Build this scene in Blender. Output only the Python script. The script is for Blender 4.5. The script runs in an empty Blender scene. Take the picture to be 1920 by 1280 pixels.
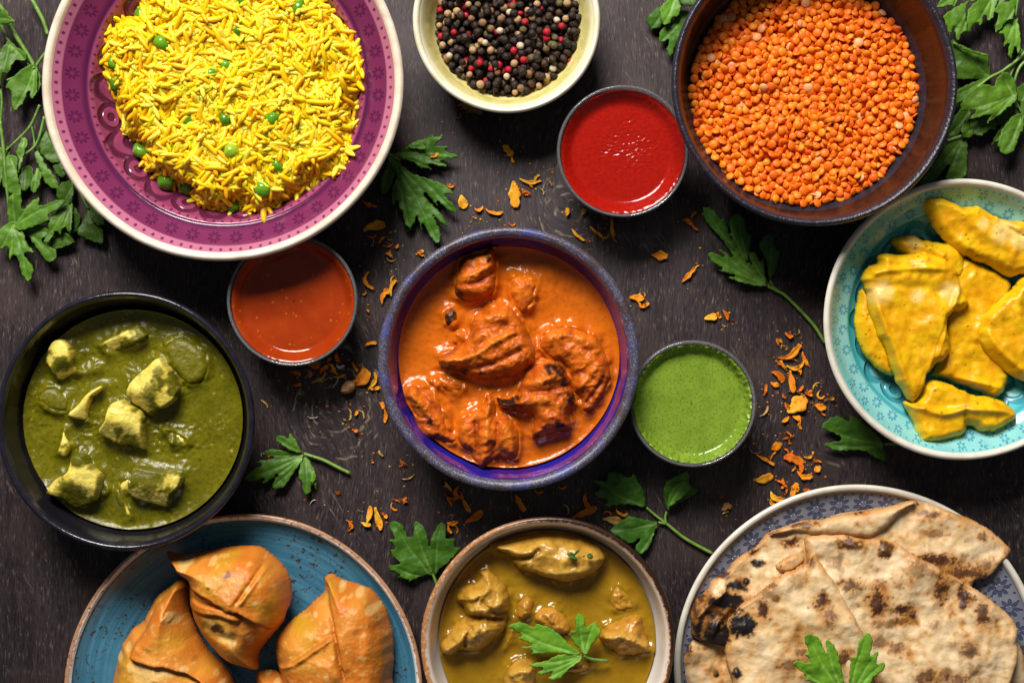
import bpy, math, random
import numpy as np
from math import radians, pi, sin, cos

# ------------------------------------------------------------------ camera, world, lamps, exposure
S = 0.0003            # metres per working unit (one unit = one photo pixel on the table top)
HC = 3000.0           # camera height in working units
scn = bpy.context.scene
cd = bpy.data.cameras.new('camera'); cam = bpy.data.objects.new('camera', cd)
scn.collection.objects.link(cam); scn.camera = cam
cam.location = (0, 0, HC*S); cd.sensor_width = 36; cd.lens = 36*HC/1920.0
cd.clip_start = 0.01; cd.clip_end = 20
cd.dof.use_dof = True; cd.dof.focus_distance = (HC-90)*S; cd.dof.aperture_fstop = 11

w = bpy.data.worlds.new('World'); scn.world = w; w.use_nodes = True
w.node_tree.nodes['Background'].inputs[0].default_value = (0.86, 0.92, 1.0, 1)
w.node_tree.nodes['Background'].inputs[1].default_value = 0.095

def area_light(name, loc, target, sx, sy, watts, col):
    ld = bpy.data.lights.new(name, 'AREA'); ld.shape = 'RECTANGLE'; ld.size = sx; ld.size_y = sy
    ld.energy = watts; ld.color = col
    o = bpy.data.objects.new(name, ld); scn.collection.objects.link(o); o.location = loc
    from mathutils import Vector
    o.rotation_euler = (Vector(target)-Vector(loc)).to_track_quat('-Z', 'Y').to_euler()
    return o
area_light('window_light', (-0.34, 1.22, 1.22), (0.0, -0.02, 0.0), 0.80, 0.60, 62.0, (1.0, 0.955, 0.90))

scn.view_settings.view_transform = 'Standard'; scn.view_settings.look = 'None'
scn.view_settings.exposure = 0.0; scn.view_settings.gamma = 1.0
scn.view_settings.use_curve_mapping = False
scn.render.engine = 'CYCLES'; scn.cycles.use_denoising = True
scn.cycles.max_bounces = 8; scn.cycles.transmission_bounces = 8; scn.cycles.caustics_reflective = False
COL = scn.collection

# ------------------------------------------------------------------ numbers and noise
def _hash(ix, iy, seed):
    h = (ix.astype(np.int64)*374761393 + iy.astype(np.int64)*668265263 + seed*974634777) & 0xffffffff
    h = ((h ^ (h >> 13))*1274126177) & 0xffffffff
    return (h ^ (h >> 16)) & 0xffffffff
def pnoise(x, y, seed=0):
    ix = np.floor(x); iy = np.floor(y); fx = x-ix; fy = y-iy
    ux = fx*fx*fx*(fx*(fx*6-15)+10); uy = fy*fy*fy*(fy*(fy*6-15)+10)
    def g(ox, oy):
        a = _hash(ix+ox, iy+oy, seed)/4294967296.0*2*pi
        return np.cos(a)*(fx-ox)+np.sin(a)*(fy-oy)
    a = g(0, 0)*(1-ux)+g(1, 0)*ux; b = g(0, 1)*(1-ux)+g(1, 1)*ux
    return (a*(1-uy)+b*uy)*1.5
def fbm(x, y, scale, octv=3, seed=0):
    t = 0; a = 1.0; n = 0
    for o in range(octv):
        t = t+a*pnoise(x/scale*2**o+17.3*o, y/scale*2**o-9.1*o, seed+o*7); n += a; a *= 0.5
    return t/n
def sstep(a, b, x): t = np.clip((x-a)/(b-a), 0, 1); return t*t*(3-2*t)
def mixc(a, b, t): t = np.clip(np.asarray(t), 0, 1)[..., None]; return np.asarray(a)*(1-t)+np.asarray(b)*t

def specks(x, y, n, r, seed):
    rg = np.random.default_rng(seed); out = np.zeros(len(x))
    px = rg.uniform(x.min(), x.max(), n); py = rg.uniform(y.min(), y.max(), n); pr = r*rg.uniform(.5, 1.4, n)
    for a, b, q in zip(px, py, pr): out = np.maximum(out, sstep(1.2, 0.6, np.hypot(x-a, y-b)/q))
    return out
def Z(x0, y0, s):
    """points read off an enlarged view of the photograph -> photo pixels"""
    return lambda pts: [(x0+p[0]/s, y0+p[1]/s)+tuple(p[2:]) for p in pts]
def W(pts, z=0.0):
    """photo pixels of points standing z above the table -> table coordinates (y up)"""
    k = 1-z/HC
    return np.array([((p[0]-960)*k, (640-p[1])*k) for p in pts], float)
def W1(u, v, z=0.0): r = W([(u, v)], z)[0]; return float(r[0]), float(r[1])

def chaikin(p, n=1, closed=True):
    p = np.asarray(p, float)
    for _ in range(n):
        q = np.roll(p, -1, 0) if closed else p[1:]
        a = p if closed else p[:-1]
        r = np.empty((2*len(a), 2)); r[0::2] = a*.75+q*.25; r[1::2] = a*.25+q*.75
        if not closed: r = np.vstack([p[:1], r, p[-1:]])
        p = r
    return p
def crom(p, n=4, closed=False):
    p = np.asarray(p, float); N = len(p); out = []
    for i in range(N if closed else N-1):
        if closed: a, b, c, d = p[(i-1) % N], p[i], p[(i+1) % N], p[(i+2) % N]
        else: a, b, c, d = p[max(i-1, 0)], p[i], p[i+1], p[min(i+2, N-1)]
        for k in range(n):
            t = k/n
            out.append(0.5*((2*b)+(-a+c)*t+(2*a-5*b+4*c-d)*t*t+(-a+3*b-3*c+d)*t**3))
    if not closed: out.append(p[-1])
    return np.array(out)
def segdist(P, A, B):
    ab = B-A; L = (ab*ab).sum()+1e-12
    t = np.clip(((P-A)@ab)/L, 0, 1); Q = A+t[:, None]*ab
    return np.sqrt(((P-Q)**2).sum(1)), Q, t
def polydist(P, poly):
    """signed distance (inside positive) and nearest outline point"""
    best = np.full(len(P), 1e9); near = np.zeros_like(P); ins = np.zeros(len(P), bool)
    n = len(poly)
    for i in range(n):
        A = poly[i]; B = poly[(i+1) % n]
        d, Q, _ = segdist(P, A, B); m = d < best; best[m] = d[m]; near[m] = Q[m]
        c = (A[1] > P[:, 1]) != (B[1] > P[:, 1])
        if c.any():
            xi = (B[0]-A[0])*(P[:, 1]-A[1])/(B[1]-A[1]+1e-12)+A[0]
            ins ^= c & (P[:, 0] < xi)
    return np.where(ins, best, -best), near
def linedist(P, line):
    best = np.full(len(P), 1e9); tt = np.zeros(len(P)); n = len(line)-1
    for i in range(n):
        d, Q, t = segdist(P, line[i], line[i+1]); m = d < best; best[m] = d[m]; tt[m] = (i+t[m])/n
    return best, tt

# ------------------------------------------------------------------ meshes and objects
def mesh(name, V, F, cols=None, smooth=True):
    me = bpy.data.meshes.new(name)
    V = np.asarray(V, np.float32)
    me.vertices.add(len(V)); me.vertices.foreach_set('co', (V*S).astype(np.float32).ravel())
    if isinstance(F, np.ndarray):
        k = F.shape[1]; flat = F.astype(np.int32).ravel(); starts = np.arange(len(F), dtype=np.int32)*k
    else:
        flat = np.fromiter((i for f in F for i in f), np.int32)
        ln = np.fromiter((len(f) for f in F), np.int32); starts = np.concatenate([[0], np.cumsum(ln)[:-1]]).astype(np.int32)
    me.loops.add(len(flat)); me.loops.foreach_set('vertex_index', flat)
    me.polygons.add(len(starts)); me.polygons.foreach_set('loop_start', starts)
    me.update(calc_edges=True); me.validate()
    if smooth: me.polygons.foreach_set('use_smooth', np.ones(len(me.polygons), bool))
    if cols is not None:
        ca = me.color_attributes.new('Col', 'FLOAT_COLOR', 'POINT')
        c = np.ones((len(V), 4), np.float32); c[:, :3] = np.clip(cols, 0, 1); ca.data.foreach_set('color', c.ravel())
    return me
def tag(o, label=None, cat=None, group=None, kind=None):
    for k, v in (('label', label), ('category', cat), ('group', group), ('kind', kind)):
        if v: o[k] = v
    return o
def put(name, me, m, parent=None, loc=(0, 0, 0), rot=None, **kw):
    o = bpy.data.objects.new(name, me); COL.objects.link(o)
    if m is not None and not me.materials: me.materials.append(m)
    o.location = (loc[0]*S, loc[1]*S, loc[2]*S)
    if rot: o.rotation_euler = rot
    if parent is not None: o.parent = parent
    return tag(o, **kw)
def empty(name, loc, **kw):
    o = bpy.data.objects.new(name, None); COL.objects.link(o); o.empty_display_size = 0.01
    o.location = (loc[0]*S, loc[1]*S, loc[2]*S); return tag(o, **kw)

def fill(poly, res):
    lo = poly.min(0)-res*1.5; hi = poly.max(0)+res*1.5
    nx = int((hi[0]-lo[0])/res)+1; ny = int((hi[1]-lo[1])/res)+1
    gx, gy = np.meshgrid(lo[0]+np.arange(nx)*res, lo[1]+np.arange(ny)*res)
    P = np.stack([gx.ravel(), gy.ravel()], 1); d, near = polydist(P, poly)
    snap = (np.abs(d) < 0.72*res) & (d < 0.3*res)
    use = (d > 0) | snap
    P[snap] = near[snap]; d = np.where(snap, 0, d)
    idx = np.arange(nx*ny).reshape(ny, nx)
    Q = np.stack([idx[:-1, :-1], idx[:-1, 1:], idx[1:, 1:], idx[1:, :-1]], -1).reshape(-1, 4)
    Q = Q[use[Q].all(1) & (d[Q] > 0).any(1)]
    ids, inv = np.unique(Q, return_inverse=True); Q = inv.reshape(-1, 4)
    return P[ids], Q, d[ids]
def boundary(Q):
    E = np.concatenate([Q[:, [i, (i+1) % 4]] for i in range(4)]); Es = np.sort(E, 1)
    u, c = np.unique(Es, axis=0, return_counts=True)
    return np.unique(u[c == 1])
def two_sided(P, Q, zt, zb, ct, cb=None):
    n = len(P); bd = boundary(Q)
    mp = np.arange(n)+n; mp[bd] = bd
    keep = np.ones(2*n, bool); keep[n+bd] = False
    new = np.cumsum(keep)-1
    V = np.concatenate([np.column_stack([P, zt]), np.column_stack([P, zb])])
    V[bd, 2] = (zt[bd]+zb[bd])/2
    F = np.concatenate([Q, mp[Q][:, ::-1]])
    C = np.concatenate([ct, ct if cb is None else cb])
    return V[keep], new[F], C[keep]

# ------------------------------------------------------------------ shader maths
class E:
    """a value in a node tree; arithmetic on it adds Math nodes"""
    def __init__(s, nt, so): s.nt = nt; s.so = so
    def op(s, o, *a, clamp=False):
        n = s.nt.nodes.new('ShaderNodeMath'); n.operation = o; n.use_clamp = clamp
        for i, v in enumerate((s,)+a):
            if isinstance(v, E): s.nt.links.new(v.so, n.inputs[i])
            else: n.inputs[i].default_value = float(v)
        return E(s.nt, n.outputs[0])
    def __add__(s, b): return s.op('ADD', b)
    __radd__ = __add__
    def __sub__(s, b): return s.op('SUBTRACT', b)
    def __rsub__(s, b): return (s*-1)+b
    def __mul__(s, b): return s.op('MULTIPLY', b)
    __rmul__ = __mul__
    def __truediv__(s, b): return s.op('DIVIDE', b)
    def abs(s): return s.op('ABSOLUTE')
    def sin(s): return s.op('SINE')
    def cos(s): return s.op('COSINE')
    def sqrt(s): return s.op('SQRT')
    def fract(s): return s.op('FRACT')
    def max(s, b): return s.op('MAXIMUM', b)
    def min(s, b): return s.op('MINIMUM', b)
    def exp(s): return s.op('EXPONENT')
    def pow(s, b): return s.op('POWER', b)
    def sm(s, a, b):
        n = s.nt.nodes.new('ShaderNodeMapRange'); n.interpolation_type = 'SMOOTHSTEP'
        s.nt.links.new(s.so, n.inputs[0]); n.inputs[1].default_value = a; n.inputs[2].default_value = b
        if a > b:
            n.inputs[1].default_value = b; n.inputs[2].default_value = a; n.inputs[3].default_value = 1; n.inputs[4].default_value = 0
        return E(s.nt, n.outputs[0])
    def band(s, lo, hi, f): return s.sm(lo-f, lo+f)*s.sm(hi+f, hi-f)

class Mat:
    def __init__(s, name, rough=0.4, **kw):
        s.m = bpy.data.materials.new(name); s.m.use_nodes = True; s.nt = s.m.node_tree
        s.b = s.nt.nodes['Principled BSDF']; s.b.inputs['Roughness'].default_value = rough
        for k, v in kw.items(): s.b.inputs[k.replace('_', ' ')].default_value = v
        tc = s.nt.nodes.new('ShaderNodeTexCoord'); s.co = tc.outputs['Object']
        sp = s.nt.nodes.new('ShaderNodeSeparateXYZ'); s.nt.links.new(s.co, sp.inputs[0])
        s.x, s.y, s.z = [E(s.nt, sp.outputs[i])*(1/S) for i in range(3)]
    def vec(s, x, y, z=0.0):
        n = s.nt.nodes.new('ShaderNodeCombineXYZ')
        for i, v in enumerate((x, y, z)):
            if isinstance(v, E): s.nt.links.new(v.so, n.inputs[i])
            else: n.inputs[i].default_value = v
        return n.outputs[0]
    def noise(s, px, detail=3, rough=0.55, dist=0.0, vec=None, dim='3D'):
        n = s.nt.nodes.new('ShaderNodeTexNoise'); n.noise_dimensions = dim
        s.nt.links.new(vec if vec is not None else s.co, n.inputs['Vector'])
        n.inputs['Scale'].default_value = 1/px if vec is not None else 1/(px*S)
        n.inputs['Detail'].default_value = detail; n.inputs['Roughness'].default_value = rough
        n.inputs['Distortion'].default_value = dist
        return E(s.nt, n.outputs['Fac'])
    def voro(s, px, feature='F1', vec=None):
        n = s.nt.nodes.new('ShaderNodeTexVoronoi'); n.feature = feature
        s.nt.links.new(vec if vec is not None else s.co, n.inputs['Vector'])
        n.inputs['Scale'].default_value = 1/px if vec is not None else 1/(px*S)
        return E(s.nt, n.outputs['Distance'])
    def col(s, name='Col'):
        n = s.nt.nodes.new('ShaderNodeAttribute'); n.attribute_name = name; return n.outputs['Color']
    def rgb(s, c):
        n = s.nt.nodes.new('ShaderNodeRGB'); n.outputs[0].default_value = (*c, 1); return n.outputs[0]
    def mix(s, a, b, t, mode='MIX'):
        n = s.nt.nodes.new('ShaderNodeMix'); n.data_type = 'RGBA'; n.blend_type = mode
        for v, i in ((a, 6), (b, 7)):
            if isinstance(v, tuple): n.inputs[i].default_value = (*v, 1)
            else: s.nt.links.new(v, n.inputs[i])
        if isinstance(t, E): s.nt.links.new(t.so, n.inputs[0])
        else: n.inputs[0].default_value = t
        return n.outputs[2]
    def base(s, c):
        if isinstance(c, tuple): s.b.inputs['Base Color'].default_value = (*c, 1)
        else: s.nt.links.new(c, s.b.inputs['Base Color'])
        return s
    def rough(s, e): s.nt.links.new(e.so, s.b.inputs['Roughness']); return s
    def bump(s, h, dist_px, strength=1.0):
        n = s.nt.nodes.new('ShaderNodeBump'); n.inputs['Strength'].default_value = strength
        n.inputs['Distance'].default_value = dist_px*S
        s.nt.links.new(h.so, n.inputs['Height']); s.nt.links.new(n.outputs[0], s.b.inputs['Normal']); return s
    def polar(s):
        return (s.x*s.x+s.y*s.y).sqrt(), s.y.op('ARCTAN2', s.x)
    def cell(s, a, r, n, shift=0.0):
        """signed arc position inside one of n repeats round the axis"""
        t = (a*(n/(2*pi))+shift+100.0).fract()-0.5
        return t*(2*pi/n)*r

def food(name, rough=0.35, var=0.25, vs=14, bump=1.0, bs=5, coat=0.0, sss=0.0, sssr=6, spec=0.35):
    M = Mat(name, rough); M.b.inputs['Specular IOR Level'].default_value = spec; coat = 0.0
    n1 = M.noise(vs, 4); n2 = M.noise(bs, 4, 0.6)
    c = M.mix(M.col(), (0, 0, 0), (n1.sm(0.45, 0.75))*var)
    M.base(c); M.bump(n2+M.noise(bs*3.2, 2)*1.3, bump)
    if coat: M.b.inputs['Coat Weight'].default_value = coat; M.b.inputs['Coat Roughness'].default_value = 0.12
    if sss:
        M.b.inputs['Subsurface Weight'].default_value = sss
        M.b.inputs['Subsurface Radius'].default_value = (1.0, 0.5, 0.2); M.b.inputs['Subsurface Scale'].default_value = sssr*S
    return M.m

# ------------------------------------------------------------------ the table top
def table_material():
    M = Mat('dark_stained_wood', 0.5)
    x, y = M.x, M.y
    # grain runs along y, swirling round two knots
    gx = x+M.noise(420, 2, dim='2D', vec=M.vec(x, y*0.5))*120
    knots = [(112, 246, 62, 95), (-330, -118, 80, 120), (560, 250, 30, 70), (600, -215, 40, 60), (-330, -10, 30, 50)]
    for kx, ky, amp, rad in knots:
        dx = x-kx; dy = y-ky
        d2 = (dx*dx+dy*dy*0.55)/(rad*rad)
        gx = gx+dx*((d2*-1).exp())*(-amp/rad)*1.1+dy*((d2*-0.8).exp())*(amp/rad)*0.5
    streak = M.noise(1.0, 4, 0.65, vec=M.vec(gx/6.0, y/90.0))
    fine = M.noise(1.0, 2, 0.5, vec=M.vec(gx/2.6, y/17.0, 3.0))
    broad = M.noise(1.0, 3, 0.5, vec=M.vec(gx/60.0, y/420.0, 7.0))
    cloud = M.noise(150, 3)
    dark = (0.0165, 0.0116, 0.0130); mid = (0.046, 0.0335, 0.0365)
    c = M.mix(dark, mid, broad.sm(0.3, 0.7)*0.55+streak.sm(0.32, 0.7)*0.6)
    c = M.mix(c, (0.008, 0.006, 0.0065), fine.sm(0.52, 0.70)*0.75)
    lightfleck = fine.sm(0.46, 0.30)*(streak.sm(0.36, 0.60)*0.8+0.2)*(M.noise(26, 2).sm(0.40, 0.62)*0.8+0.2)
    c = M.mix(c, (0.19, 0.14, 0.105), lightfleck*0.75)
    c = M.mix(c, (0.078, 0.053, 0.045), cloud.sm(0.48, 0.72)*0.38)
    # worn pale scratches and the rings of the knots
    for kx, ky, amp, rad in knots[:2]:
        dx = x-kx; dy = y-ky
        d = (dx*dx+dy*dy*0.8).sqrt()+M.noise(40, 2)*34
        ring = (d*0.42).sin().sm(0.62, 0.98)*d.band(14, rad*0.95, 10)*M.noise(26, 2).sm(0.46, 0.66)
        c = M.mix(c, (0.26, 0.205, 0.15), ring*0.7)
        c = M.mix(c, (0.012, 0.009, 0.011), d.sm(rad*0.45, 6)*0.6)
    scr = M.noise(1.0, 2, vec=M.vec((x*0.8+y*0.5)/9.0, (y*0.8-x*0.5)/220.0, 11.0))
    c = M.mix(c, (0.22, 0.18, 0.14), scr.band(0.494, 0.502, 0.004)*M.noise(120, 2).sm(0.54, 0.64)*0.6)
    M.base(c)
    M.rough(streak*0.2+0.5); M.b.inputs['Specular IOR Level'].default_value = 0.22
    M.bump(fine*0.8+streak*1.2+lightfleck*0.6, 1.0, 0.5)
    return M.m
V = [(-2600, -2200, 0), (2600, -2200, 0), (2600, 2200, 0), (-2600, 2200, 0), (-2600, -2200, -80), (2600, -2200, -80), (2600, 2200, -80), (-2600, 2200, -80)]
put('table_top', mesh('table_top', V, [(0, 1, 2, 3), (7, 6, 5, 4), (0, 4, 5, 1), (1, 5, 6, 2), (2, 6, 7, 3), (3, 7, 4, 0)], smooth=False),
    table_material(), label='dark stained wooden table top with knots and fine grain', cat='table', kind='structure')

# ------------------------------------------------------------------ turned ware
def lathe_mesh(name, prof, seg=160, wob=0.0, seed=0, sub=5, cols=None):
    p = crom(prof, sub) if sub > 1 else np.array(prof, float)
    n = len(p); a = np.arange(seg)/seg*2*pi
    r = p[:, 0][:, None]*np.ones(seg)[None]; z = p[:, 1][:, None]*np.ones(seg)[None]
    if wob:
        wv = (np.sin(a*2+seed)+0.6*np.sin(a*3+seed*2.1)+0.35*np.sin(a*7+seed*3))*wob
        r = r*(1+wv[None]/300.0); z = z+wv[None]*0.35*(z/(abs(z).max()+1e-6))
    V = np.stack([r*np.cos(a), r*np.sin(a), z], -1).reshape(-1, 3)
    i = np.arange(n-1)[:, None]*seg; j = np.arange(seg)[None]; j2 = (j+1) % seg
    F = np.stack([i+j, i+j2, i+seg+j2, i+seg+j], -1).reshape(-1, 4)
    return mesh(name, V, F)
def ware(name, u, v, zrim, slices, label, cat, wob=1.0, seed=0, seg=160, group=None):
    """slices: (part name, profile, material); image centre of the rim at u, v"""
    x, y = W1(u, v, zrim)
    root = empty(name, (x, y, 0), label=label, cat=cat, group=group)
    for nm, prof, m in slices:
        put(nm, lathe_mesh(nm, prof, seg, wob, seed), m, root)
    return root, (x, y)

def plain_glaze(name, c, rough=0.25, c2=None, px=60, speck=None, coat=0.0, bump=0.6, bs=30):
    M = Mat(name, rough)
    cc = M.mix(c, c2 if c2 else tuple(v*0.75 for v in c), M.noise(px, 4).sm(0.38, 0.68))
    if speck:
        sc, sp, th = speck
        cc = M.mix(cc, sc, M.noise(sp, 2).sm(th, th+0.06))
    M.base(cc); M.bump(M.noise(bs, 3), bump)
    if coat: M.b.inputs['Coat Weight'].default_value = coat
    return M.m

def flower(M, u, v, rho0, length, width, n=8):
    rho = (u*u+v*v).sqrt(); th = v.op('ARCTAN2', u)
    t = ((th*(n/(2*pi))+50.0).fract()-0.5)*(2*pi/n)*rho
    q = (t/width)*(t/width)+((rho-rho0)/length)*((rho-rho0)/length)
    return q.sm(1.25, 0.75)
def ring_dots(M, a, r, rc, n, rad, shift=0.0):
    u = M.cell(a, r, n, shift); v = r-rc
    return (u*u+v*v).sqrt().sm(rad*1.25, rad*0.7)

def relief(M, r, a, n, r0, r1):
    """impressed leaf-and-arch pattern between radii r0 and r1: 1 in the grooves"""
    h = r1-r0; u = M.cell(a, r, n); t = (u.abs())/(r*(pi/n)); v = (r-r0)/h
    arch = (v-(0.95-t*t*0.62)).abs().sm(0.085, 0.03)*v.sm(0.2, 0.3)
    arch2 = (v-(0.72-t*t*0.85)).abs().sm(0.07, 0.025)*v.sm(0.12, 0.2)*t.sm(0.72, 0.6)
    # palmette: fan of drops round a point low in the arch
    pv = r-(r0+h*0.24); rho = (u*u+pv*pv).sqrt(); th = u.op('ARCTAN2', pv)
    k = ((th*(7/pi)+50.5).fract()-0.5)*(pi/7)*rho
    drop = ((k/(h*0.033))*(k/(h*0.033))+((rho-h*0.27)/(h*0.12))*((rho-h*0.27)/(h*0.12))).sm(1.3, 0.7)*pv.sm(-h*0.1, 0.0)
    u2 = M.cell(a, r, n, 0.5); e2 = ((u2/(h*0.20))*(u2/(h*0.20))+((r-(r0+h*0.80))/(h*0.13))*((r-(r0+h*0.80))/(h*0.13))).sqrt()
    eye = (e2-1.0).abs().sm(0.3, 0.12)+e2.sm(0.42, 0.28)
    return (arch.max(arch2)).max(drop.max(eye.min(1.0)))

# purple rice bowl -------------------------------------------------
def purple_inner():
    M = Mat('purple_glaze', 0.16)
    r, a = M.polar()
    base = (0.225, 0.036, 0.090); dark = (0.052, 0.006, 0.042); pink = (0.42, 0.135, 0.225)
    c = M.mix((0.225, 0.040, 0.095), base, M.noise(80, 3).sm(0.35, 0.65))
    rel = relief(M, r, a, 13, 128, 246)*r.band(128, 248, 3)
    c = M.mix(c, (0.070, 0.008, 0.032), rel*0.9)
    c = M.mix(c, (0.150, 0.019, 0.072), r.band(252, 291, 2))
    c = M.mix(c, dark, r.band(250, 259, 6)*0.92)
    c = M.mix(c, (0.33, 0.072, 0.14), r.band(242, 249, 2)*0.7)
    c = M.mix(c, pink, r.sm(289, 292)*0.9)
    fl = flower(M, M.cell(a, r, 44), r-275, 8.0, 4.2, 2.4)
    c = M.mix(c, (0.055, 0.005, 0.035), fl*0.7)
    dt = ring_dots(M, a, r, 298, 105, 3.0)+ring_dots(M, a, r, 245, 96, 2.6)
    c = M.mix(c, (0.10, 0.008, 0.065), dt.min(1.0)*0.9)
    M.base(c); M.bump(rel*-1.0+M.noise(60, 2)*0.4, 4.0, 0.8)
    return M.m
cream_rim = plain_glaze('cream_rim_glaze', (0.72, 0.62, 0.50), 0.22, (0.60, 0.49, 0.38), 40)
z = 160; x0, y0 = 417, 153; R = 338*(1-z/HC)
ware('rice_bowl', x0, y0, z, [
    ('outer_wall', [(0, 6), (110, 6), (125, 0), (140, 2), (150, 16), (205, 60), (262, 105), (300, 138), (R-4, 152), (R-1, z-3)], cream_rim),
    ('rim', [(R-1, z-3), (R, z), (R-5, z+5), (R-12, z+3), (R-16, z-3)], cream_rim),
    ('inner_glaze', [(R-16, z-3), (R-20, z-7), (284, z-22), (264, z-36), (254, z-43), (246, z-46), (225, 86), (190, 58), (150, 38), (90, 24), (0, 20)], purple_inner())],
    'large purple glazed bowl with cream rim holding yellow rice', 'bowl', seed=1, seg=200)
RICE_C = W1(x0, y0, z)

# cream peppercorn bowl --------------------------------------------
def cream_inner():
    M = Mat('pale_yellow_glaze', 0.2)
    r, a = M.polar()
    c = M.mix((0.66, 0.56, 0.22), (0.50, 0.46, 0.15), M.noise(26, 4, dist=0.6).sm(0.4, 0.65))
    crack = M.voro(12, 'DISTANCE_TO_EDGE').sm(0.05, 0.01)
    c = M.mix(c, (0.42, 0.37, 0.13), crack*0.35)
    c = M.mix(c, (0.45, 0.47, 0.16), (ring_dots(M, a, r, 128, 50, 3)*0.5))
    c = M.mix(c, (0.72, 0.66, 0.42), r.sm(146, 154))
    M.base(c); M.bump(M.noise(24, 3), 0.6); return M.m
pale_rim = plain_glaze('pale_rim_glaze', (0.74, 0.69, 0.54), 0.2, (0.66, 0.59, 0.40), 30)
z = 112; R = 175*(1-z/HC)
ware('pepper_bowl', 950, 38, z, [
    ('outer_wall', [(0, 5), (60, 5), (70, 0), (80, 3), (88, 14), (120, 40), (148, 78), (R-3, 103), (R-0.5, z-3)], pale_rim),
    ('rim', [(R-0.5, z-3), (R, z), (R-4, z+4), (R-9, z+2), (R-12, z-3)], pale_rim),
    ('inner_glaze', [(R-12, z-3), (R-16, z-9), (143, 82), (134, 62), (118, 44), (90, 28), (50, 18), (0, 16)], cream_inner())],
    'small cream ceramic bowl filled with mixed peppercorns', 'bowl', seed=2)
PEP_C = W1(950, 38, z)

# black lentil bowl ------------------------------------------------
black_rim = plain_glaze('black_rim_glaze', (0.016, 0.014, 0.022), 0.33, (0.026, 0.022, 0.034), 12, bump=1.6, bs=5)
def lentil_inner():
    M = Mat('brown_black_glaze', 0.34)
    r, a = M.polar()
    c = M.mix((0.024, 0.0085, 0.004), (0.010, 0.0045, 0.003), M.noise(70, 3).sm(0.35, 0.65))
    c = M.mix(c, (0.012, 0.006, 0.005), ((a*44).sin()*0.5+0.5+M.noise(30, 2)*0.6).sm(0.7, 1.4)*r.sm(250, 215)*0.7)
    c = M.mix(c, (0.02, 0.012, 0.012), r.sm(232, 240))
    M.base(c); M.bump((a*44).sin()*0.5+M.noise(20, 2), 1.2); return M.m
z = 186; R = 268*(1-z/HC)
ware('lentil_bowl', 1527, 156, z, [
    ('outer_wall', [(0, 5), (118, 5), (130, 0), (142, 2), (152, 14), (185, 50), (212, 90), (232, 130), (246, 168), (R-1, z-6)], black_rim),
    ('rim', [(R-1, z-6), (R, z), (R-5, z+6), (R-11, z+3), (R-15, z-5)], black_rim),
    ('inner_glaze', [(R-15, z-5), (R-18, z-14), (229, 140), (215, 92), (196, 58), (160, 34), (100, 22), (0, 18)], lentil_inner())],
    'deep black bowl with brown inside holding orange lentils', 'bowl', seed=3)
LEN_C = W1(1527, 156, z)

# black palak paneer bowl -------------------------------------------
navy_rim = plain_glaze('blue_black_glaze', (0.0085, 0.008, 0.015), 0.2, (0.014, 0.013, 0.023), 25, bump=0.8, bs=14)
navy_in = plain_glaze('blue_black_inner_glaze', (0.008, 0.0075, 0.011), 0.22, (0.012, 0.011, 0.014), 40, bump=0.6)
z = 150; R = 243*(1-z/HC)
ware('spinach_curry_bowl', 235, 789, z, [
    ('outer_wall', [(0, 5), (110, 5), (122, 0), (134, 2), (142, 12), (176, 40), (204, 80), (222, 120), (R-2, z-8)], navy_rim),
    ('rim', [(R-2, z-8), (R, z-2), (R-4, z+3), (R-9, z+2), (R-12, z-4)], navy_rim),
    ('inner_glaze', [(R-12, z-4), (R-15, z-12), (210, 110), (202, 84), (180, 52), (130, 26), (0, 18)], navy_in)],
    'glossy blue black bowl of green spinach curry', 'bowl', seed=4)
PAL_C = W1(235, 789, z)

# blue speckled centre bowl ------------------------------------------
def speckled_rim():
    M = Mat('speckled_blue_brown_glaze', 0.28)
    sp = M.noise(3.2, 3, 0.7)
    c = M.mix((0.055, 0.048, 0.075), (0.17, 0.17, 0.24), sp.sm(0.5, 0.62))
    c = M.mix(c, (0.05, 0.06, 0.28), M.noise(45, 3).sm(0.52, 0.68)*0.55)
    c = M.mix(c, (0.052, 0.030, 0.022), M.noise(38, 3, dist=0.4).sm(0.5, 0.62)*0.7)
    M.base(c); M.bump(sp, 0.8); return M.m
def cobalt_inner():
    M = Mat('cobalt_glaze', 0.12)
    r, a = M.polar()
    c = M.mix((0.018, 0.014, 0.27), (0.065, 0.009, 0.13), M.noise(60, 3).sm(0.42, 0.62))
    c = M.mix(c, (0.10, 0.012, 0.055), (r+M.noise(30, 3)*10).sm(216, 226)*0.55)
    M.base(c); M.bump(M.noise(25, 2), 1.0); return M.m
sr = speckled_rim()
z = 152; R = 246*(1-z/HC)
ware('chicken_curry_bowl', 954, 673, z, [
    ('outer_wall', [(0, 5), (112, 5), (124, 0), (136, 2), (146, 12), (182, 40), (208, 78), (219, 112), (229, 136), (R-1, z-6)], sr),
    ('rim', [(R-1, z-6), (R, z), (R-6, z+5), (R-14, z+3), (R-19, z-4)], sr),
    ('inner_glaze', [(R-19, z-4), (R-21, z-12), (209, 118), (202, 88), (186, 54), (140, 28), (0, 18)], cobalt_inner())],
    'blue speckled stoneware bowl of orange chicken curry', 'bowl', seed=5, wob=1.3)
CEN_C = W1(954, 673, z)

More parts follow.
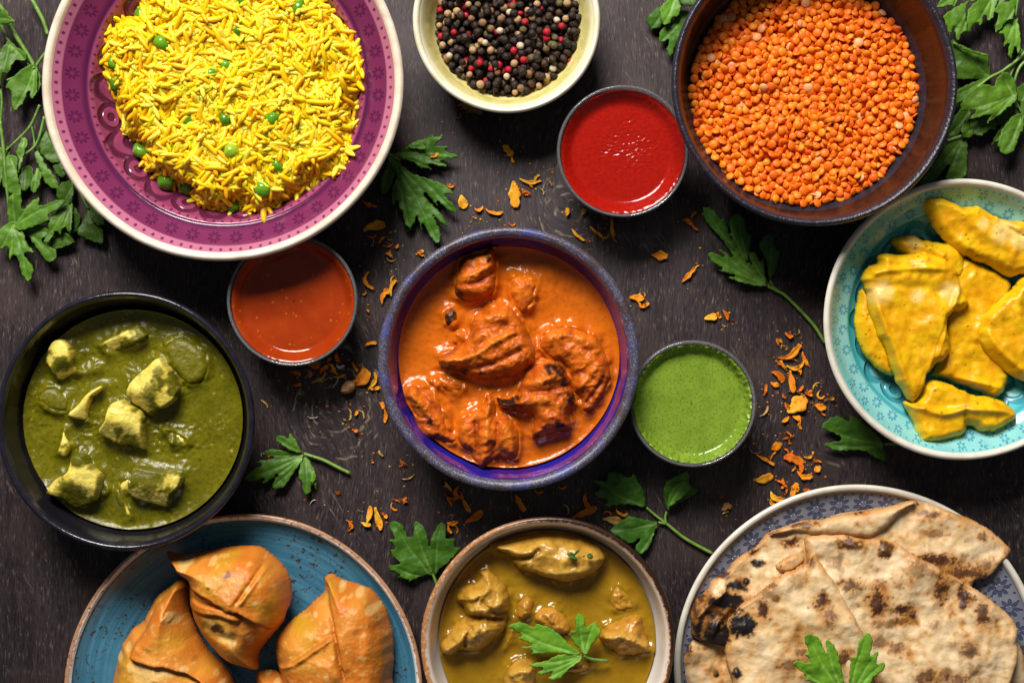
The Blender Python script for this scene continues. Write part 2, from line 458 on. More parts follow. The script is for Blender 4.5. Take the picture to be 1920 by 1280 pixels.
# white soup bowl with burnt brown rim ------------------------------
def burnt_rim():
    M = Mat('burnt_brown_rim_glaze', 0.3)
    r, a = M.polar()
    n = M.noise(16, 4, 0.6); ra = r+(n-0.5)*10
    c = M.mix((0.66, 0.55, 0.45), (0.40, 0.17, 0.06), ra.sm(215, 219))
    c = M.mix(c, (0.66, 0.44, 0.28), M.noise(7, 3).sm(0.5, 0.65)*0.7)
    ang = (a-0.75).cos().sm(0.15, 0.75)
    c = M.mix(c, (0.025, 0.010, 0.006), (r+(M.noise(9, 4, 0.7)-0.5)*16+ang*3.0).sm(219.5, 222.5)*(ang*0.85+0.15))
    M.base(c); M.bump(n, 0.8); return M.m
white_glaze = plain_glaze('warm_white_glaze', (0.72, 0.67, 0.61), 0.15, (0.66, 0.60, 0.54), 70, bump=0.4)
grey_out = plain_glaze('grey_green_outer_glaze', (0.30, 0.34, 0.32), 0.25, (0.22, 0.26, 0.25), 40)
z = 150; R = 238*(1-z/HC)
ware('chicken_soup_bowl', 1027, 1206, z, [
    ('outer_wall', [(0, 5), (112, 5), (124, 0), (136, 2), (150, 12), (186, 42), (206, 84), (218, 120), (R-1, z-6)], grey_out),
    ('rim', [(R-1, z-6), (R, z-1), (R-3, z+3), (R-8, z+3), (R-13, z-2)], burnt_rim()),
    ('inner_glaze', [(R-13, z-2), (R-16, z-10), (204, 110), (196, 88), (176, 54), (130, 28), (0, 18)], white_glaze)],
    'white bowl with burnt brown rim holding chicken in yellow gravy', 'bowl', seed=6)
SOUP_C = W1(1027, 1206, z)

# turquoise pakora bowl ----------------------------------------------
def turq_inner():
    M = Mat('turquoise_glaze', 0.15)
    r, a = M.polar()
    c = M.mix((0.085, 0.42, 0.46), (0.16, 0.53, 0.55), M.noise(50, 3).sm(0.35, 0.65))
    rel = relief(M, r, a, 11, 70, 196)*r.band(70, 198, 3)
    c = M.mix(c, (0.010, 0.20, 0.28), rel*0.75)
    c = M.mix(c, (0.30, 0.56, 0.52), r.band(200, 238, 4)*0.55)
    c = M.mix(c, (0.02, 0.30, 0.36), r.band(195, 202, 3)*0.8)
    fl = flower(M, M.cell(a, r, 36), r-212, 7.0, 3.4, 2.2)
    fl2 = flower(M, M.cell(a, r, 36, 0.5), r-228, 5.5, 2.8, 1.9, 6)
    d = fl.max(fl2).max(ring_dots(M, a, r, 236, 120, 2.0))
    c = M.mix(c, (0.012, 0.19, 0.33), d*0.75*M.noise(30, 2).sm(0.3, 0.5))
    M.base(c); M.bump(rel*-1.0+M.noise(50, 2)*0.5, 4.0, 0.8); return M.m
off_rim = plain_glaze('off_white_rim_glaze', (0.66, 0.63, 0.54), 0.2, (0.58, 0.54, 0.45), 30)
z = 118; R = 264*(1-z/HC)
ware('turquoise_bowl', 1808, 599, z, [
    ('outer_wall', [(0, 5), (100, 5), (112, 0), (124, 2), (132, 10), (172, 40), (214, 76), (240, 104), (R-1, z-4)], off_rim),
    ('rim', [(R-1, z-4), (R, z), (R-4, z+4), (R-9, z+3), (R-13, z-2)], off_rim),
    ('inner_glaze', [(R-13, z-2), (R-17, z-7), (222, 92), (204, 80), (198, 74), (180, 58), (150, 42), (100, 28), (50, 24), (0, 22)], turq_inner())],
    'turquoise patterned bowl with off white rim holding yellow fritters', 'bowl', seed=7)
TUR_C = W1(1808, 599, z)

# blue samosa plate ---------------------------------------------------
def blue_plate():
    M = Mat('teal_blue_speckled_glaze', 0.3)
    r, a = M.polar()
    brush = M.noise(1.0, 3, vec=M.vec(r/7.0, a*1.2, 0.0))
    c = M.mix((0.030, 0.125, 0.205), (0.062, 0.20, 0.29), brush.sm(0.3, 0.7))
    c = M.mix(c, (0.022, 0.10, 0.17), M.noise(120, 2).sm(0.5, 0.7)*0.5)
    spk = M.noise(8.5, 3, 0.6).sm(0.575, 0.62)*M.noise(80, 2).sm(0.42, 0.58)
    c = M.mix(c, (0.05, 0.020, 0.010), spk*0.9)
    M.base(c); M.bump(brush, 0.6); return M.m
def brown_rim():
    M = Mat('brown_white_rim_glaze', 0.3)
    r, a = M.polar()
    rr = r+(M.noise(14, 4)-0.5)*7
    c = M.mix((0.72, 0.70, 0.68), (0.38, 0.20, 0.11), rr.sm(321.5, 324))
    c = M.mix(c, (0.17, 0.07, 0.03), M.noise(9, 4).sm(0.58, 0.68))
    M.base(c); M.bump(M.noise(9, 3), 0.7); return M.m
z = 52; R = 335*(1-z/HC)
ware('samosa_plate', 457, 1297, z, [
    ('outer_wall', [(0, 4), (170, 4), (182, 0), (194, 2), (204, 8), (260, 18), (305, 32), (R-1, z-6)], grey_out),
    ('rim', [(R-1, z-6), (R, z-1), (R-3, z+2), (R-8, z+1), (R-12, z-5)], brown_rim()),
    ('plate_well', [(R-12, z-5), (R-15, z-10), (295, 30), (255, 20), (200, 13), (100, 11), (0, 11)], blue_plate())],
    'blue speckled plate with brown rim holding samosas', 'plate', seed=8, seg=200)
SAM_C = W1(457, 1297, z)

# blue floral naan plate -----------------------------------------------
def floral_plate():
    M = Mat('grey_blue_floral_glaze', 0.2)
    r, a = M.polar()
    c = M.mix((0.135, 0.145, 0.185), (0.20, 0.205, 0.245), M.noise(70, 3).sm(0.35, 0.65))
    f1 = flower(M, M.cell(a, r, 43), r-303, 12.5, 7.0, 3.8)
    f2 = flower(M, M.cell(a, r, 38, 0.5), r-262, 11.5, 6.4, 3.6)
    d = f1.max(f2)
    d = d.max(ring_dots(M, a, r, 283, 150, 2.6)).max(ring_dots(M, a, r, 322, 120, 2.4)).max(ring_dots(M, a, r, 303, 43, 4.2)*0.35)
    c = M.mix(c, (0.022, 0.030, 0.078), d*0.78)
    c = M.mix(c, (0.06, 0.075, 0.16), r.band(239, 246, 3)*0.6)
    M.base(c); M.bump(d*-0.7+M.noise(60, 2)*0.4, 1.5); return M.m
z = 42; R = 347*(1-z/HC)
ware('naan_plate', 1611, 1254, z, [
    ('outer_wall', [(0, 4), (180, 4), (192, 0), (204, 2), (214, 8), (270, 16), (318, 28), (R-1, z-5)], off_rim),
    ('rim', [(R-1, z-5), (R, z-1), (R-4, z+3), (R-10, z+1), (R-13, z-5)], off_rim),
    ('plate_well', [(R-13, z-5), (R-16, z-9), (312, 28), (268, 20), (245, 15), (238, 12), (120, 10), (0, 10)], floral_plate())],
    'grey blue plate with flower pattern and off white rim under naan', 'plate', seed=9, seg=200)
NAAN_C = W1(1611, 1254, z)

# glass sauce cups -------------------------------------------------------
GM = Mat('clear_glass', 0.10); GM.base((0.93, 0.94, 0.97)); GM.b.inputs['Transmission Weight'].default_value = 0.92; GM.b.inputs['IOR'].default_value = 1.45
glass = GM.m
def cup(name, u, v, rad, zr, label, seed):
    R = rad*(1-zr/HC)
    return ware(name, u, v, zr, [
        ('glass_wall', [(0, 0), (R-34, 0), (R-29, 2), (R-26, 7), (R-14, 48), (R-5, 88), (R-0.5, zr-5)], glass),
        ('glass_rim', [(R-0.5, zr-5), (R, zr-1), (R-2.5, zr+2), (R-6, zr), (R-5, zr-5)], glass),
        ('glass_inside', [(R-5, zr-5), (R-8, 86), (R-17, 50), (R-29, 14), (R-36, 8), (0, 7)], glass)],
        label, 'glass cup', wob=0.3, seed=seed, seg=128, group='small glass sauce cups')
_, CUP_R = cup('sauce_cup', 1168, 284, 124, 104, 'clear glass cup of bright red sauce beside the lentil bowl', 11)
_, CUP_O = cup('sauce_cup', 548, 564, 123, 104, 'clear glass cup of orange red sauce tucked under the rice bowl', 12)
_, CUP_G = cup('sauce_cup', 1299, 757, 119, 104, 'clear glass cup of green chutney beside the centre curry bowl', 13)

# ------------------------------------------------------------------ lumps of food
LUMPS = {}; CAV = {}
def lump(name, outline, z0, H, m, R=None, Hb=None, res=2.6, noise=((40, 4), (14, 2.0), (6, 0.8)), ridges=(), facets=None,
         zfun=None, color=None, seed=0, zc=None, dome=0.0, parent=None, jit=1.5, bot=None, pool=None, sub=3, pw=0.5, shrink=0.0, crag=None, steps=(), dpw=0.5, **kw):
    """solid grown from an outline: rounded edge of radius R, height H above z0, belly Hb below"""
    zc = z0+H*0.5 if zc is None else zc
    poly = crom(W(outline, zc), sub, True)
    poly = poly+np.stack([fbm(poly[:, 0], poly[:, 1], 18, 2, seed+50), fbm(poly[:, 0], poly[:, 1], 18, 2, seed+60)], 1)*jit*2
    if shrink: tv = np.roll(poly, -1, 0)-np.roll(poly, 1, 0); tv /= np.linalg.norm(tv, axis=1)[:, None]+1e-9; ar = np.sum(poly[:, 0]*np.roll(poly[:, 1], -1)-poly[:, 1]*np.roll(poly[:, 0], -1)); poly = poly+np.stack([-tv[:, 1], tv[:, 0]], 1)*shrink*np.sign(ar)
    P, Q, d = fill(poly, res)
    dm = max(d.max(), 1); R = R or max(dm*0.75, 4); Hb = H*0.4 if Hb is None else Hb
    fsteps = []
    for fo, th in steps:
        fp = crom(W(fo, zc), 3, True); fsteps.append((fp+np.stack([fbm(fp[:, 0], fp[:, 1], 9, 2, seed+81), fbm(fp[:, 0], fp[:, 1], 9, 2, seed+82)], 1)*3.0, th))
    def height(P, d):
        t = np.clip(d/R, 0, 1); prof = (1-(1-t)**2)**pw; h = H*prof
        if dome: h = h*(1-dome)+dome*H*np.clip(d/dm, 0, 1)**dpw
        if facets:
            fx, fy, fh, pl = facets; c0 = W([(fx, fy)], zc)[0]; hs = []
            for ang, slope, off in pl:
                a = radians(ang); hs.append(fh+off-slope*((P[:, 0]-c0[0])*cos(a)+(P[:, 1]-c0[1])*sin(a)))
            k = 3.2; hm = -k*np.log(sum(np.exp(-hh/k) for hh in hs))
            h = np.minimum(hm, H*1.6)*prof
        x, y = P[:, 0], P[:, 1]; amp = np.clip(d/(R*0.5+2), 0.0, 1)
        for i, (sc, am) in enumerate(noise): h = h+fbm(x, y, sc, 2, seed+i*13)*am*amp
        if crag: h = h+crag[1]*(0.55-2.0*np.abs(fbm(x+fbm(x, y, 30, 2, seed+71)*14, y+fbm(x, y, 30, 2, seed+72)*14, crag[0], 3, seed+70)))*amp
        for fpoly, th in fsteps:
            df = polydist(P, fpoly)[0]; inn = sstep(2, 20, d)
            h = h+inn*(th*1.25*sstep(-1.0, 2.2, df)-2.5*np.exp(-((df+4)/3.0)**2)+1.5*np.exp(-((df-5)/4.0)**2))
        for line, wd, am in ridges:
            dl, tt = linedist(P, crom(W(line, zc), 4))
            h = h+am*np.exp(-(dl/wd)**2)*np.clip(d/4, 0, 1)*np.clip(np.minimum(tt, 1-tt)*8+0.25, 0, 1)
        return h
    h = height(P, d)
    x, y = P[:, 0], P[:, 1]; prof = (1-(1-np.clip(d/R, 0, 1))**2)**pw
    zb = z0-Hb*prof if bot is None else np.full(len(P), float(bot))*np.clip(d/3, 0, 1)+z0*(1-np.clip(d/3, 0, 1))
    base = zfun(x, y) if zfun else 0.0
    zt = z0+h+base; zb = zb+base
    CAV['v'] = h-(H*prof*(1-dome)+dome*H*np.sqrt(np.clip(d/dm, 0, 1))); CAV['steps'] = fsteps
    c = color(x, y, h, d, zc)
    V_, F_, C_ = two_sided(P, Q, zt, zb, c)
    ctr = P.mean(0)
    o = None
    org = np.array([ctr[0], ctr[1], z0])
    if parent is not None:
        po = np.array(parent.location)/S; V_ = V_-org; me = mesh(name, V_, F_, C_)
        o = put(name, me, m, parent, org-po, **kw)
    else:
        o = put(name, mesh(name, V_-org, F_, C_), m, None, org, **kw)
    if pool: LUMPS.setdefault(pool, []).append(poly)
    def zat(x, y):
        Pq = np.column_stack([x, y]); dq = np.clip(polydist(Pq, poly)[0], 0, None); return z0+height(Pq, dq)+(zfun(x, y) if zfun else 0.0)
    zat.poly = poly
    return o, zat

def sauce(name, c, r, z, m, color, pool=None, meniscus=6.0, film=0.0, noise=((60, 2.0), (16, 1.0)), fillet=(9, 9), seed=0, depth=40, taper=0.75, extra=None, dr=2.6, mw=7.0, **kw):
    nr = int(r/dr); ns = 300
    rr = np.linspace(0, 1, nr+1)[1:]*r; a = np.arange(ns)/ns*2*pi
    P = np.concatenate([[[0, 0]], np.stack([np.outer(rr, np.cos(a)).ravel(), np.outer(rr, np.sin(a)).ravel()], 1)])
    rad = np.hypot(P[:, 0], P[:, 1]); Wd = P+np.array(c)
    h = np.zeros(len(P)); edge = r-rad
    for i, (sc, am) in enumerate(noise): h += fbm(Wd[:, 0], Wd[:, 1], sc, 3, seed+i*5)*am
    h += meniscus*np.exp(-edge/mw)
    near = np.full(len(P), 1e9)
    for poly in LUMPS.get(pool, []):
        m0 = (np.abs(Wd-poly.mean(0)).max(1) < np.ptp(poly, 0).max()*0.5+50)
        if m0.any():
            d, _ = polydist(Wd[m0], poly); near[m0] = np.minimum(near[m0], -d)
    if pool:
        wob = 0.55+0.9*np.clip(fbm(Wd[:, 0], Wd[:, 1], 22, 2, seed+3)+0.5, 0, 1)
        h += fillet[0]*wob*np.exp(-np.clip(near, 0, None)/fillet[1])
    if extra is not None: h += extra(Wd[:, 0], Wd[:, 1], rad)
    col = color(Wd[:, 0], Wd[:, 1], near, rad)
    V_ = np.column_stack([P, h])
    i = np.arange(nr-1)[:, None]*ns+1; j = np.arange(ns)[None]; j2 = (j+1) % ns
    F = [tuple(q) for q in np.stack([i+j, i+j2, i+ns+j2, i+ns+j], -1).reshape(-1, 4)[:, ::1]]
    F += [(0, 1+k, 1+(k+1) % ns) for k in range(ns)]
    last = 1+(nr-1)*ns; nV = len(V_)
    low = np.column_stack([np.cos(a)*r*taper, np.sin(a)*r*taper, np.full(ns, -depth)])
    V_ = np.concatenate([V_, low, [[0, 0, -depth]]]); col = np.concatenate([col, np.repeat(col[-1:], ns+1, 0)])
    F += [(last+k, last+(k+1) % ns, nV+(k+1) % ns, nV+k)[::-1] for k in range(ns)]
    F += [(nV+(k+1) % ns, nV+k, nV+ns) for k in range(ns)]
    return put(name, mesh(name, V_, F, col), m, None, (c[0], c[1], z), **kw)

# ---- centre bowl: chicken in orange gravy
gravy_food = food('orange_gravy_coat', 0.30, 0.26, 8, 0.9, 4, spec=0.24)
gravy_sauce = food('orange_gravy', 0.16, 0.18, 9, 0.5, 5)
OR1 = (0.50, 0.090, 0.006); OR2 = (0.62, 0.145, 0.010); ORD = (0.27, 0.038, 0.004); CHAR = (0.012, 0.007, 0.005)
ZA = Z(690, 410, 2.462)
def curry_col(seed, chars=(), red=0.0, bright=0.0):
    def f(x, y, h, d, zc):
        n = fbm(x, y, 26, 3, seed); n2 = fbm(x, y, 8, 2, seed+9)
        c = mixc(OR1, OR2, 0.45+n*0.9+bright)
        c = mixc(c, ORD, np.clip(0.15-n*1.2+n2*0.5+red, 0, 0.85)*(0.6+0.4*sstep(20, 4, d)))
        cv = CAV['v']; c = mixc(c, (0.20, 0.026, 0.004), sstep(0.0, -6.0, cv)*0.6); c = mixc(c, (0.66, 0.19, 0.012), sstep(3.0, 8.0, cv)*0.5); c = mixc(c, (0.10, 0.022, 0.006), sstep(0.34, 0.6, fbm(x, y, 17, 3, seed+33))*0.6*(red > 0.0))  # crease shade and lighter bumps painted into the colour from the relief
        for (u, v, rx) in chars:
            p = W(ZA([(u, v)]), zc)[0]; rd = np.hypot(x-p[0], y-p[1])/(rx/2.462)
            c = mixc(c, CHAR, sstep(1.25, 0.35, rd+n2*1.1)*0.96)
        return c
    return f
cen = [
 ('chicken_piece', [(400,300),(415,225),(440,175),(500,160),(545,150),(550,128),(585,130),(598,180),(600,250),(595,330),(560,360),(500,385),(440,380),(400,355)], 34,
  [([(430,200),(520,180),(575,150)],14,5),([(420,310),(500,300),(590,240)],9,-6),([(430,270),(500,255),(580,210)],9,5)], curry_col(1,((420,350,30),(560,190,14)),0.12), 'knobbly orange chicken chunk by the shaded upper wall of blue bowl'),
 ('chicken_piece', [(655,280),(690,258),(740,265),(778,295),(780,345),(760,410),(715,445),(680,420),(660,370),(650,330)], 26, [], curry_col(2,(),-0.2,0.5), 'smooth rounded yellow orange chicken chunk in the centre curry'),
 ('chicken_piece', [(318,665),(330,635),(400,590),(450,560),(475,490),(490,440),(560,405),(640,395),(690,430),(720,480),(750,540),(775,610),(770,660),(700,715),(620,735),(560,745),(500,735),(430,715),(350,690)], 44,
  [([(350,650),(470,640),(600,560),(690,520)],12,8),([(360,690),(500,690),(640,640),(740,580)],12,-7),([(480,500),(560,450),(650,450)],18,4)], curry_col(3,((360,690,34),(440,705,22),(520,705,18)),0.05), 'largest chicken piece in the centre of the orange curry'),
 ('chicken_piece', [(790,600),(800,550),(830,515),(880,495),(960,500),(1010,520),(1060,545),(1100,620),(1125,700),(1110,780),(1060,860),(1020,895),(985,880),(975,830),(940,800),(920,700),(850,650)], 30,
  [([(830,560),(900,530),(1000,560)],16,5),([(960,790),(1020,720),(1070,660)],12,6),([(1000,860),(1050,790),(1090,720)],8,-6)], curry_col(4,(),0.0,0.1), 'sauce coated curved chicken piece beside the charred chunk in orange curry'),
 ('chicken_piece', [(590,820),(640,830),(690,790),(710,730),(740,690),(820,655),(880,670),(925,710),(950,790),(960,840),(930,900),(945,960),(870,990),(800,1010),(755,1010),(760,940),(740,895),(660,890),(610,870)], 40,
  [([(720,760),(800,750),(900,700)],12,6),([(700,860),(800,830),(900,860)],16,5),([(740,800),(840,790),(930,770)],8,-6)], curry_col(5,((655,845,55),(610,835,40),(880,700,42),(830,690,25),(935,830,32),(880,950,20),(775,990,18),(905,755,28)),0.28), 'charred dark edged chicken piece in the orange curry'),
 ('chicken_piece', [(160,810),(190,765),(250,765),(310,800),(350,860),(380,930),(390,980),(420,1020),(390,1040),(320,1030),(260,1010),(220,970),(200,900),(172,860)], 32,
  [([(190,800),(260,870),(330,960)],12,6),([(230,800),(320,880),(380,980)],9,-4)], curry_col(6,((290,930,20),),0.15), 'long orange chicken strip against the wall of the blue bowl'),
 ('chicken_piece', [(410,1000),(420,930),(470,890),(525,855),(550,800),(590,830),(600,900),(650,905),(690,950),(700,1000),(700,1090),(660,1115),(590,1110),(550,1150),(520,1155),(480,1110),(460,1070),(420,1050)], 42,
  [([(450,950),(455,1010),(470,1060)],14,7),([(550,860),(550,960),(540,1080)],14,8),([(500,900),(505,1000),(510,1100)],9,-8),([(600,930),(595,1010),(570,1100)],8,-8),([(650,950),(660,1080)],14,4)], curry_col(7,(),0.05), 'fibrous torn chicken chunk at the bare blue edge of the bowl'),
 ('chicken_piece', [(290,745),(330,725),(400,735),(445,765),(440,800),(400,815),(350,795),(310,770)], 16, [], curry_col(8,(),0.35), 'small reddish chicken scrap half sunk in the orange curry'),
 ('charred_bit', [(345,470),(350,430),(380,410),(412,430),(418,470),(395,498),(360,495)], 15, [], curry_col(9,((382,455,48),)), 'larger black charred bit floating in the orange curry'),
 ('charred_bit', [(400,555),(410,533),(435,535),(443,560),(425,577),(405,570)], 9, [], curry_col(10,((422,555,30),)), 'smaller black charred bit floating in the orange curry')]
ZS = 84
for i, (nm, ol, hh, rd, cf, lb) in enumerate(cen):
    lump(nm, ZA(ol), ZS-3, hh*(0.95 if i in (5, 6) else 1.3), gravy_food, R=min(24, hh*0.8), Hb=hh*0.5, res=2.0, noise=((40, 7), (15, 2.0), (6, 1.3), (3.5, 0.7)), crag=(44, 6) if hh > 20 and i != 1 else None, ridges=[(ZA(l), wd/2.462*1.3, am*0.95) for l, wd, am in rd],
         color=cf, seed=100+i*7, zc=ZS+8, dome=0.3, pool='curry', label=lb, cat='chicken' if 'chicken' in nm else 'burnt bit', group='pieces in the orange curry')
def curry_sauce_col(x, y, near, rad):
    n = fbm(x, y, 60, 3, 5); n2 = fbm(x, y, 7, 2, 8)
    c = mixc((0.47, 0.094, 0.004), (0.55, 0.124, 0.005), 0.5+n)
    c = mixc(c, (0.30, 0.04, 0.004), np.clip(n2-0.28, 0, 1)*1.2)
    return c
cs_lumps = [(1000, 545, 60), (880, 520, 50)]
def curry_extra(x, y, rad):
    h = np.zeros(len(x))
    for (u, v, r_, a_) in ((830, 520, 28, 5), (1010, 560, 34, 5), (850, 740, 26, 4), (1030, 505, 22, 4), (800, 560, 20, 3), (880, 770, 24, 4)):
        p = W1(u, v, ZS); h += a_*np.exp(-((x-p[0])**2+(y-p[1])**2)/r_**2)
    q = fbm(x, y, 11, 3, 77); m = sstep(-0.05, 0.5, fbm(x, y, 80, 2, 78)+0.15)
    return h+q*2.2*m
sauce('orange_curry_sauce', (CEN_C[0], CEN_C[1]+3), 201, ZS, gravy_sauce, curry_sauce_col, 'curry', seed=20, extra=curry_extra, fillet=(12, 7), label='thick orange curry sauce in the blue speckled bowl', cat='curry sauce')

# ---- spinach curry with paneer
pan_food = food('paneer_in_spinach', 0.38, 0.14, 9, 1.0, 4)
spin_sauce = food('spinach_sauce', 0.2, 0.35, 7, 0.8, 4.2)
GR1 = (0.100, 0.094, 0.002); GR2 = (0.150, 0.135, 0.004); GRD = (0.040, 0.046, 0.003); PAN = (0.74, 0.60, 0.12); PAN2 = (0.60, 0.45, 0.045)
ZB = Z(0, 520, 2.416)
def paneer_col(seed, cover=0.0, marks=()):
    def f(x, y, h, d, zc):
        n = fbm(x, y, 30, 3, seed); n2 = fbm(x, y, 8, 2, seed+3)
        c = mixc(PAN, PAN2, 0.5+n2)
        c = mixc(c, mixc(GR2, GR1, 0.5+n2), sstep(-0.10, 0.14, n+cover-0.10*sstep(0, 12, d)+0.08))
        for (u, v, rx, k) in marks:
            p = W(ZB([(u, v)]), zc)[0]; rd = np.hypot(x-p[0], y-p[1])/(rx/2.416)
            c = mixc(c, PAN if k > 0 else GR1, sstep(1.2, 0.6, rd+n2*0.6)*abs(k))
        return c
    return f
# facets: (reference point, height there, planes (downhill direction, slope, offset))
pan = [
 ([(208,370),(245,290),(300,280),(340,335),(345,400),(380,420),(450,405),(442,432),(350,437),(300,455),(265,470),(235,420)], 34, (275,390,34,((100,.15,3),(-60,.9,0),(190,.7,0))), 0.06, ((285,310,45,1),(420,415,35,1),(250,370,25,.8),(300,440,30,.7),(290,390,35,-1)), 'paneer cube with one pale face near the bowl wall'),
 ([(455,295),(520,265),(620,220),(660,240),(672,270),(620,300),(540,330),(490,350),(455,315)], 22, (560,275,24,((70,.2,0),(-110,.8,0))), 0.25, ((500,290,55,.9),), 'slim paneer bar with one bare end in spinach curry'),
 ([(580,525),(610,460),(680,400),(735,355),(770,400),(800,440),(825,500),(800,560),(740,600),(690,628),(650,600),(610,570)], 46, (700,500,48,((150,.35,0),(-20,.4,0),(-110,.9,8))), -0.02, ((650,480,70,.9),(740,390,35,.9),(650,580,45,.9),(700,520,38,-.8),(740,430,26,-.8)), 'largest paneer cube standing proud of the spinach curry'),
 ([(455,700),(490,640),(510,575),(560,550),(600,575),(650,595),(665,650),(660,710),(665,780),(600,765),(530,755),(500,735)], 44, (560,650,46,((90,.2,2),(-100,.75,0),(10,.5,6))), -0.06, ((550,580,40,.9),(600,620,35,.9),(500,700,45,.9),(620,680,45,.8),(560,690,22,-.9),(600,745,50,-.9)), 'pale paneer cube touching the largest cube'),
 ([(310,620),(360,570),(400,520),(460,485),(468,510),(425,545),(405,600),(395,650),(350,642)], 24, (380,580,26,((130,.3,0),(-40,.9,0))), 0.0, ((430,510,30,1),(360,610,45,1),(395,575,20,1)), 'narrow yellow paneer wedge half sunk in spinach curry'),
 ([(258,800),(275,740),(288,682),(310,730),(327,770),(310,812)], 14, (290,760,16,((180,.2,0),(0,.4,0))), -0.12, ((282,730,30,1),), 'tiny paneer sliver in spinach curry'),
 ([(220,970),(260,910),(325,870),(345,800),(400,800),(440,860),(470,890),(465,960),(440,1015),(390,1040),(340,1045),(290,1000),(240,985)], 44, (350,890,48,((160,.5,0),(-10,.25,3),(-90,.7,8))), 0.06, ((410,900,65,1),(270,930,40,.8),(450,960,40,.9),(380,820,35,-1),(340,960,60,-.9)), 'paneer cube with broad pale side at the rim end of curry'),
 ([(585,980),(600,920),(615,850),(700,860),(830,885),(825,940),(790,985),(765,1040),(700,1030),(640,1010)], 36, (700,930,38,((90,.1,2),(-95,.8,4),(0,.3,6))), 0.16, ((640,980,40,1),(730,1010,45,1),(810,920,30,.9),(700,900,70,-.9)), 'square paneer cube with sauce covered top and bare edge'),
 ([(535,935),(585,905),(592,960),(575,1000),(600,1080),(570,1095),(555,1040),(530,985)], 13, None, 0.1, ((570,930,28,.8),), 'broken paneer scrap beside the square cube'),
 ([(455,960),(480,935),(492,960),(470,985)], 10, None, -0.1, (), 'small paneer crumb between two cubes'),
 ([(740,330),(800,270),(880,290),(940,350),(945,430),(910,480),(850,490),(800,440)], 16, None, 0.6, (), 'rounded paneer piece wholly covered in spinach sauce'),
 ([(165,560),(190,500),(260,500),(310,560),(300,610),(230,610)], 14, None, 0.6, (), 'sauce covered paneer lump beside the narrow wedge'),
 ([(740,690),(800,700),(850,735),(830,760),(780,755)], 8, None, 0.05, ((805,740,25,.9),), 'flat yellow paneer flake at the surface of spinach curry')]
ZP = 86
for i, (ol, hh, fc, cov, mk, lb) in enumerate(pan):
    if fc: fc = (*ZB([(fc[0], fc[1])])[0], fc[2], fc[3])
    if fc: fc = (fc[0], fc[1], fc[2]*1.25, fc[3])
    lump('paneer_cube', ZB(ol), ZP-3, hh*1.25, pan_food, res=1.9, R=5 if fc else hh, Hb=hh*0.5, noise=((30, 1.6), (11, 0.8), (5, 0.5)), facets=fc,
         color=paneer_col(300+i*5, cov, mk), seed=300+i*9, zc=ZP+10, jit=0.8, pool='palak', label=lb, cat='paneer', group='paneer in the spinach curry')
def spin_col(x, y, near, rad):
    n = fbm(x, y, 46, 3, 15); n2 = fbm(x, y, 5, 2, 18)
    c = mixc(GR1, GR2, 0.45+n); c = mixc(c, GRD, np.clip(n2*1.1-0.1, 0, 0.6)*0.8)
    return mixc(c, (0.34, 0.28, 0.03), specks(x, y, 120, 2.4, 31)*0.8)
def spin_extra(x, y, rad): return fbm(x, y, 8, 3, 177)*3.2*sstep(-0.1, 0.4, fbm(x, y, 70, 2, 178)+0.1)
sauce('spinach_curry_sauce', PAL_C, 199.5, ZP, spin_sauce, spin_col, 'palak', seed=40, extra=spin_extra, fillet=(9, 8), label='green spinach curry sauce in the blue black bowl', cat='curry sauce')

# ---- chicken in yellow gravy
soup_food = food('gravy_chicken', 0.26, 0.2, 12, 0.8, 6)
soup_sauce = food('yellow_gravy', 0.12, 0.12, 16, 0.25, 5)
YB1 = (0.34, 0.165, 0.012); YB2 = (0.52, 0.29, 0.045); YBD = (0.15, 0.060, 0.006); YOR = (0.46, 0.17, 0.012)
ZE = Z(760, 940, 3.5556)
def soup_col(seed, pale=0.0, orange=0.0):
    def f(x, y, h, d, zc):
        n = fbm(x, y, 34, 3, seed); n2 = fbm(x, y, 9, 2, seed+4)
        c = mixc(YB1, YB2, 0.45+n+pale+n2*0.3); c = mixc(c, YOR, orange+n2*0.5*(orange > 0))
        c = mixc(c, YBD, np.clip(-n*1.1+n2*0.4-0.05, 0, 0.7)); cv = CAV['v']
        return mixc(mixc(c, (0.12, 0.045, 0.005), sstep(0.5, -5, cv)*0.55), (0.56, 0.33, 0.06), sstep(2, 7, cv)*0.5)  # shaded hollows and lit ridges of the chicken painted in by height
    return f
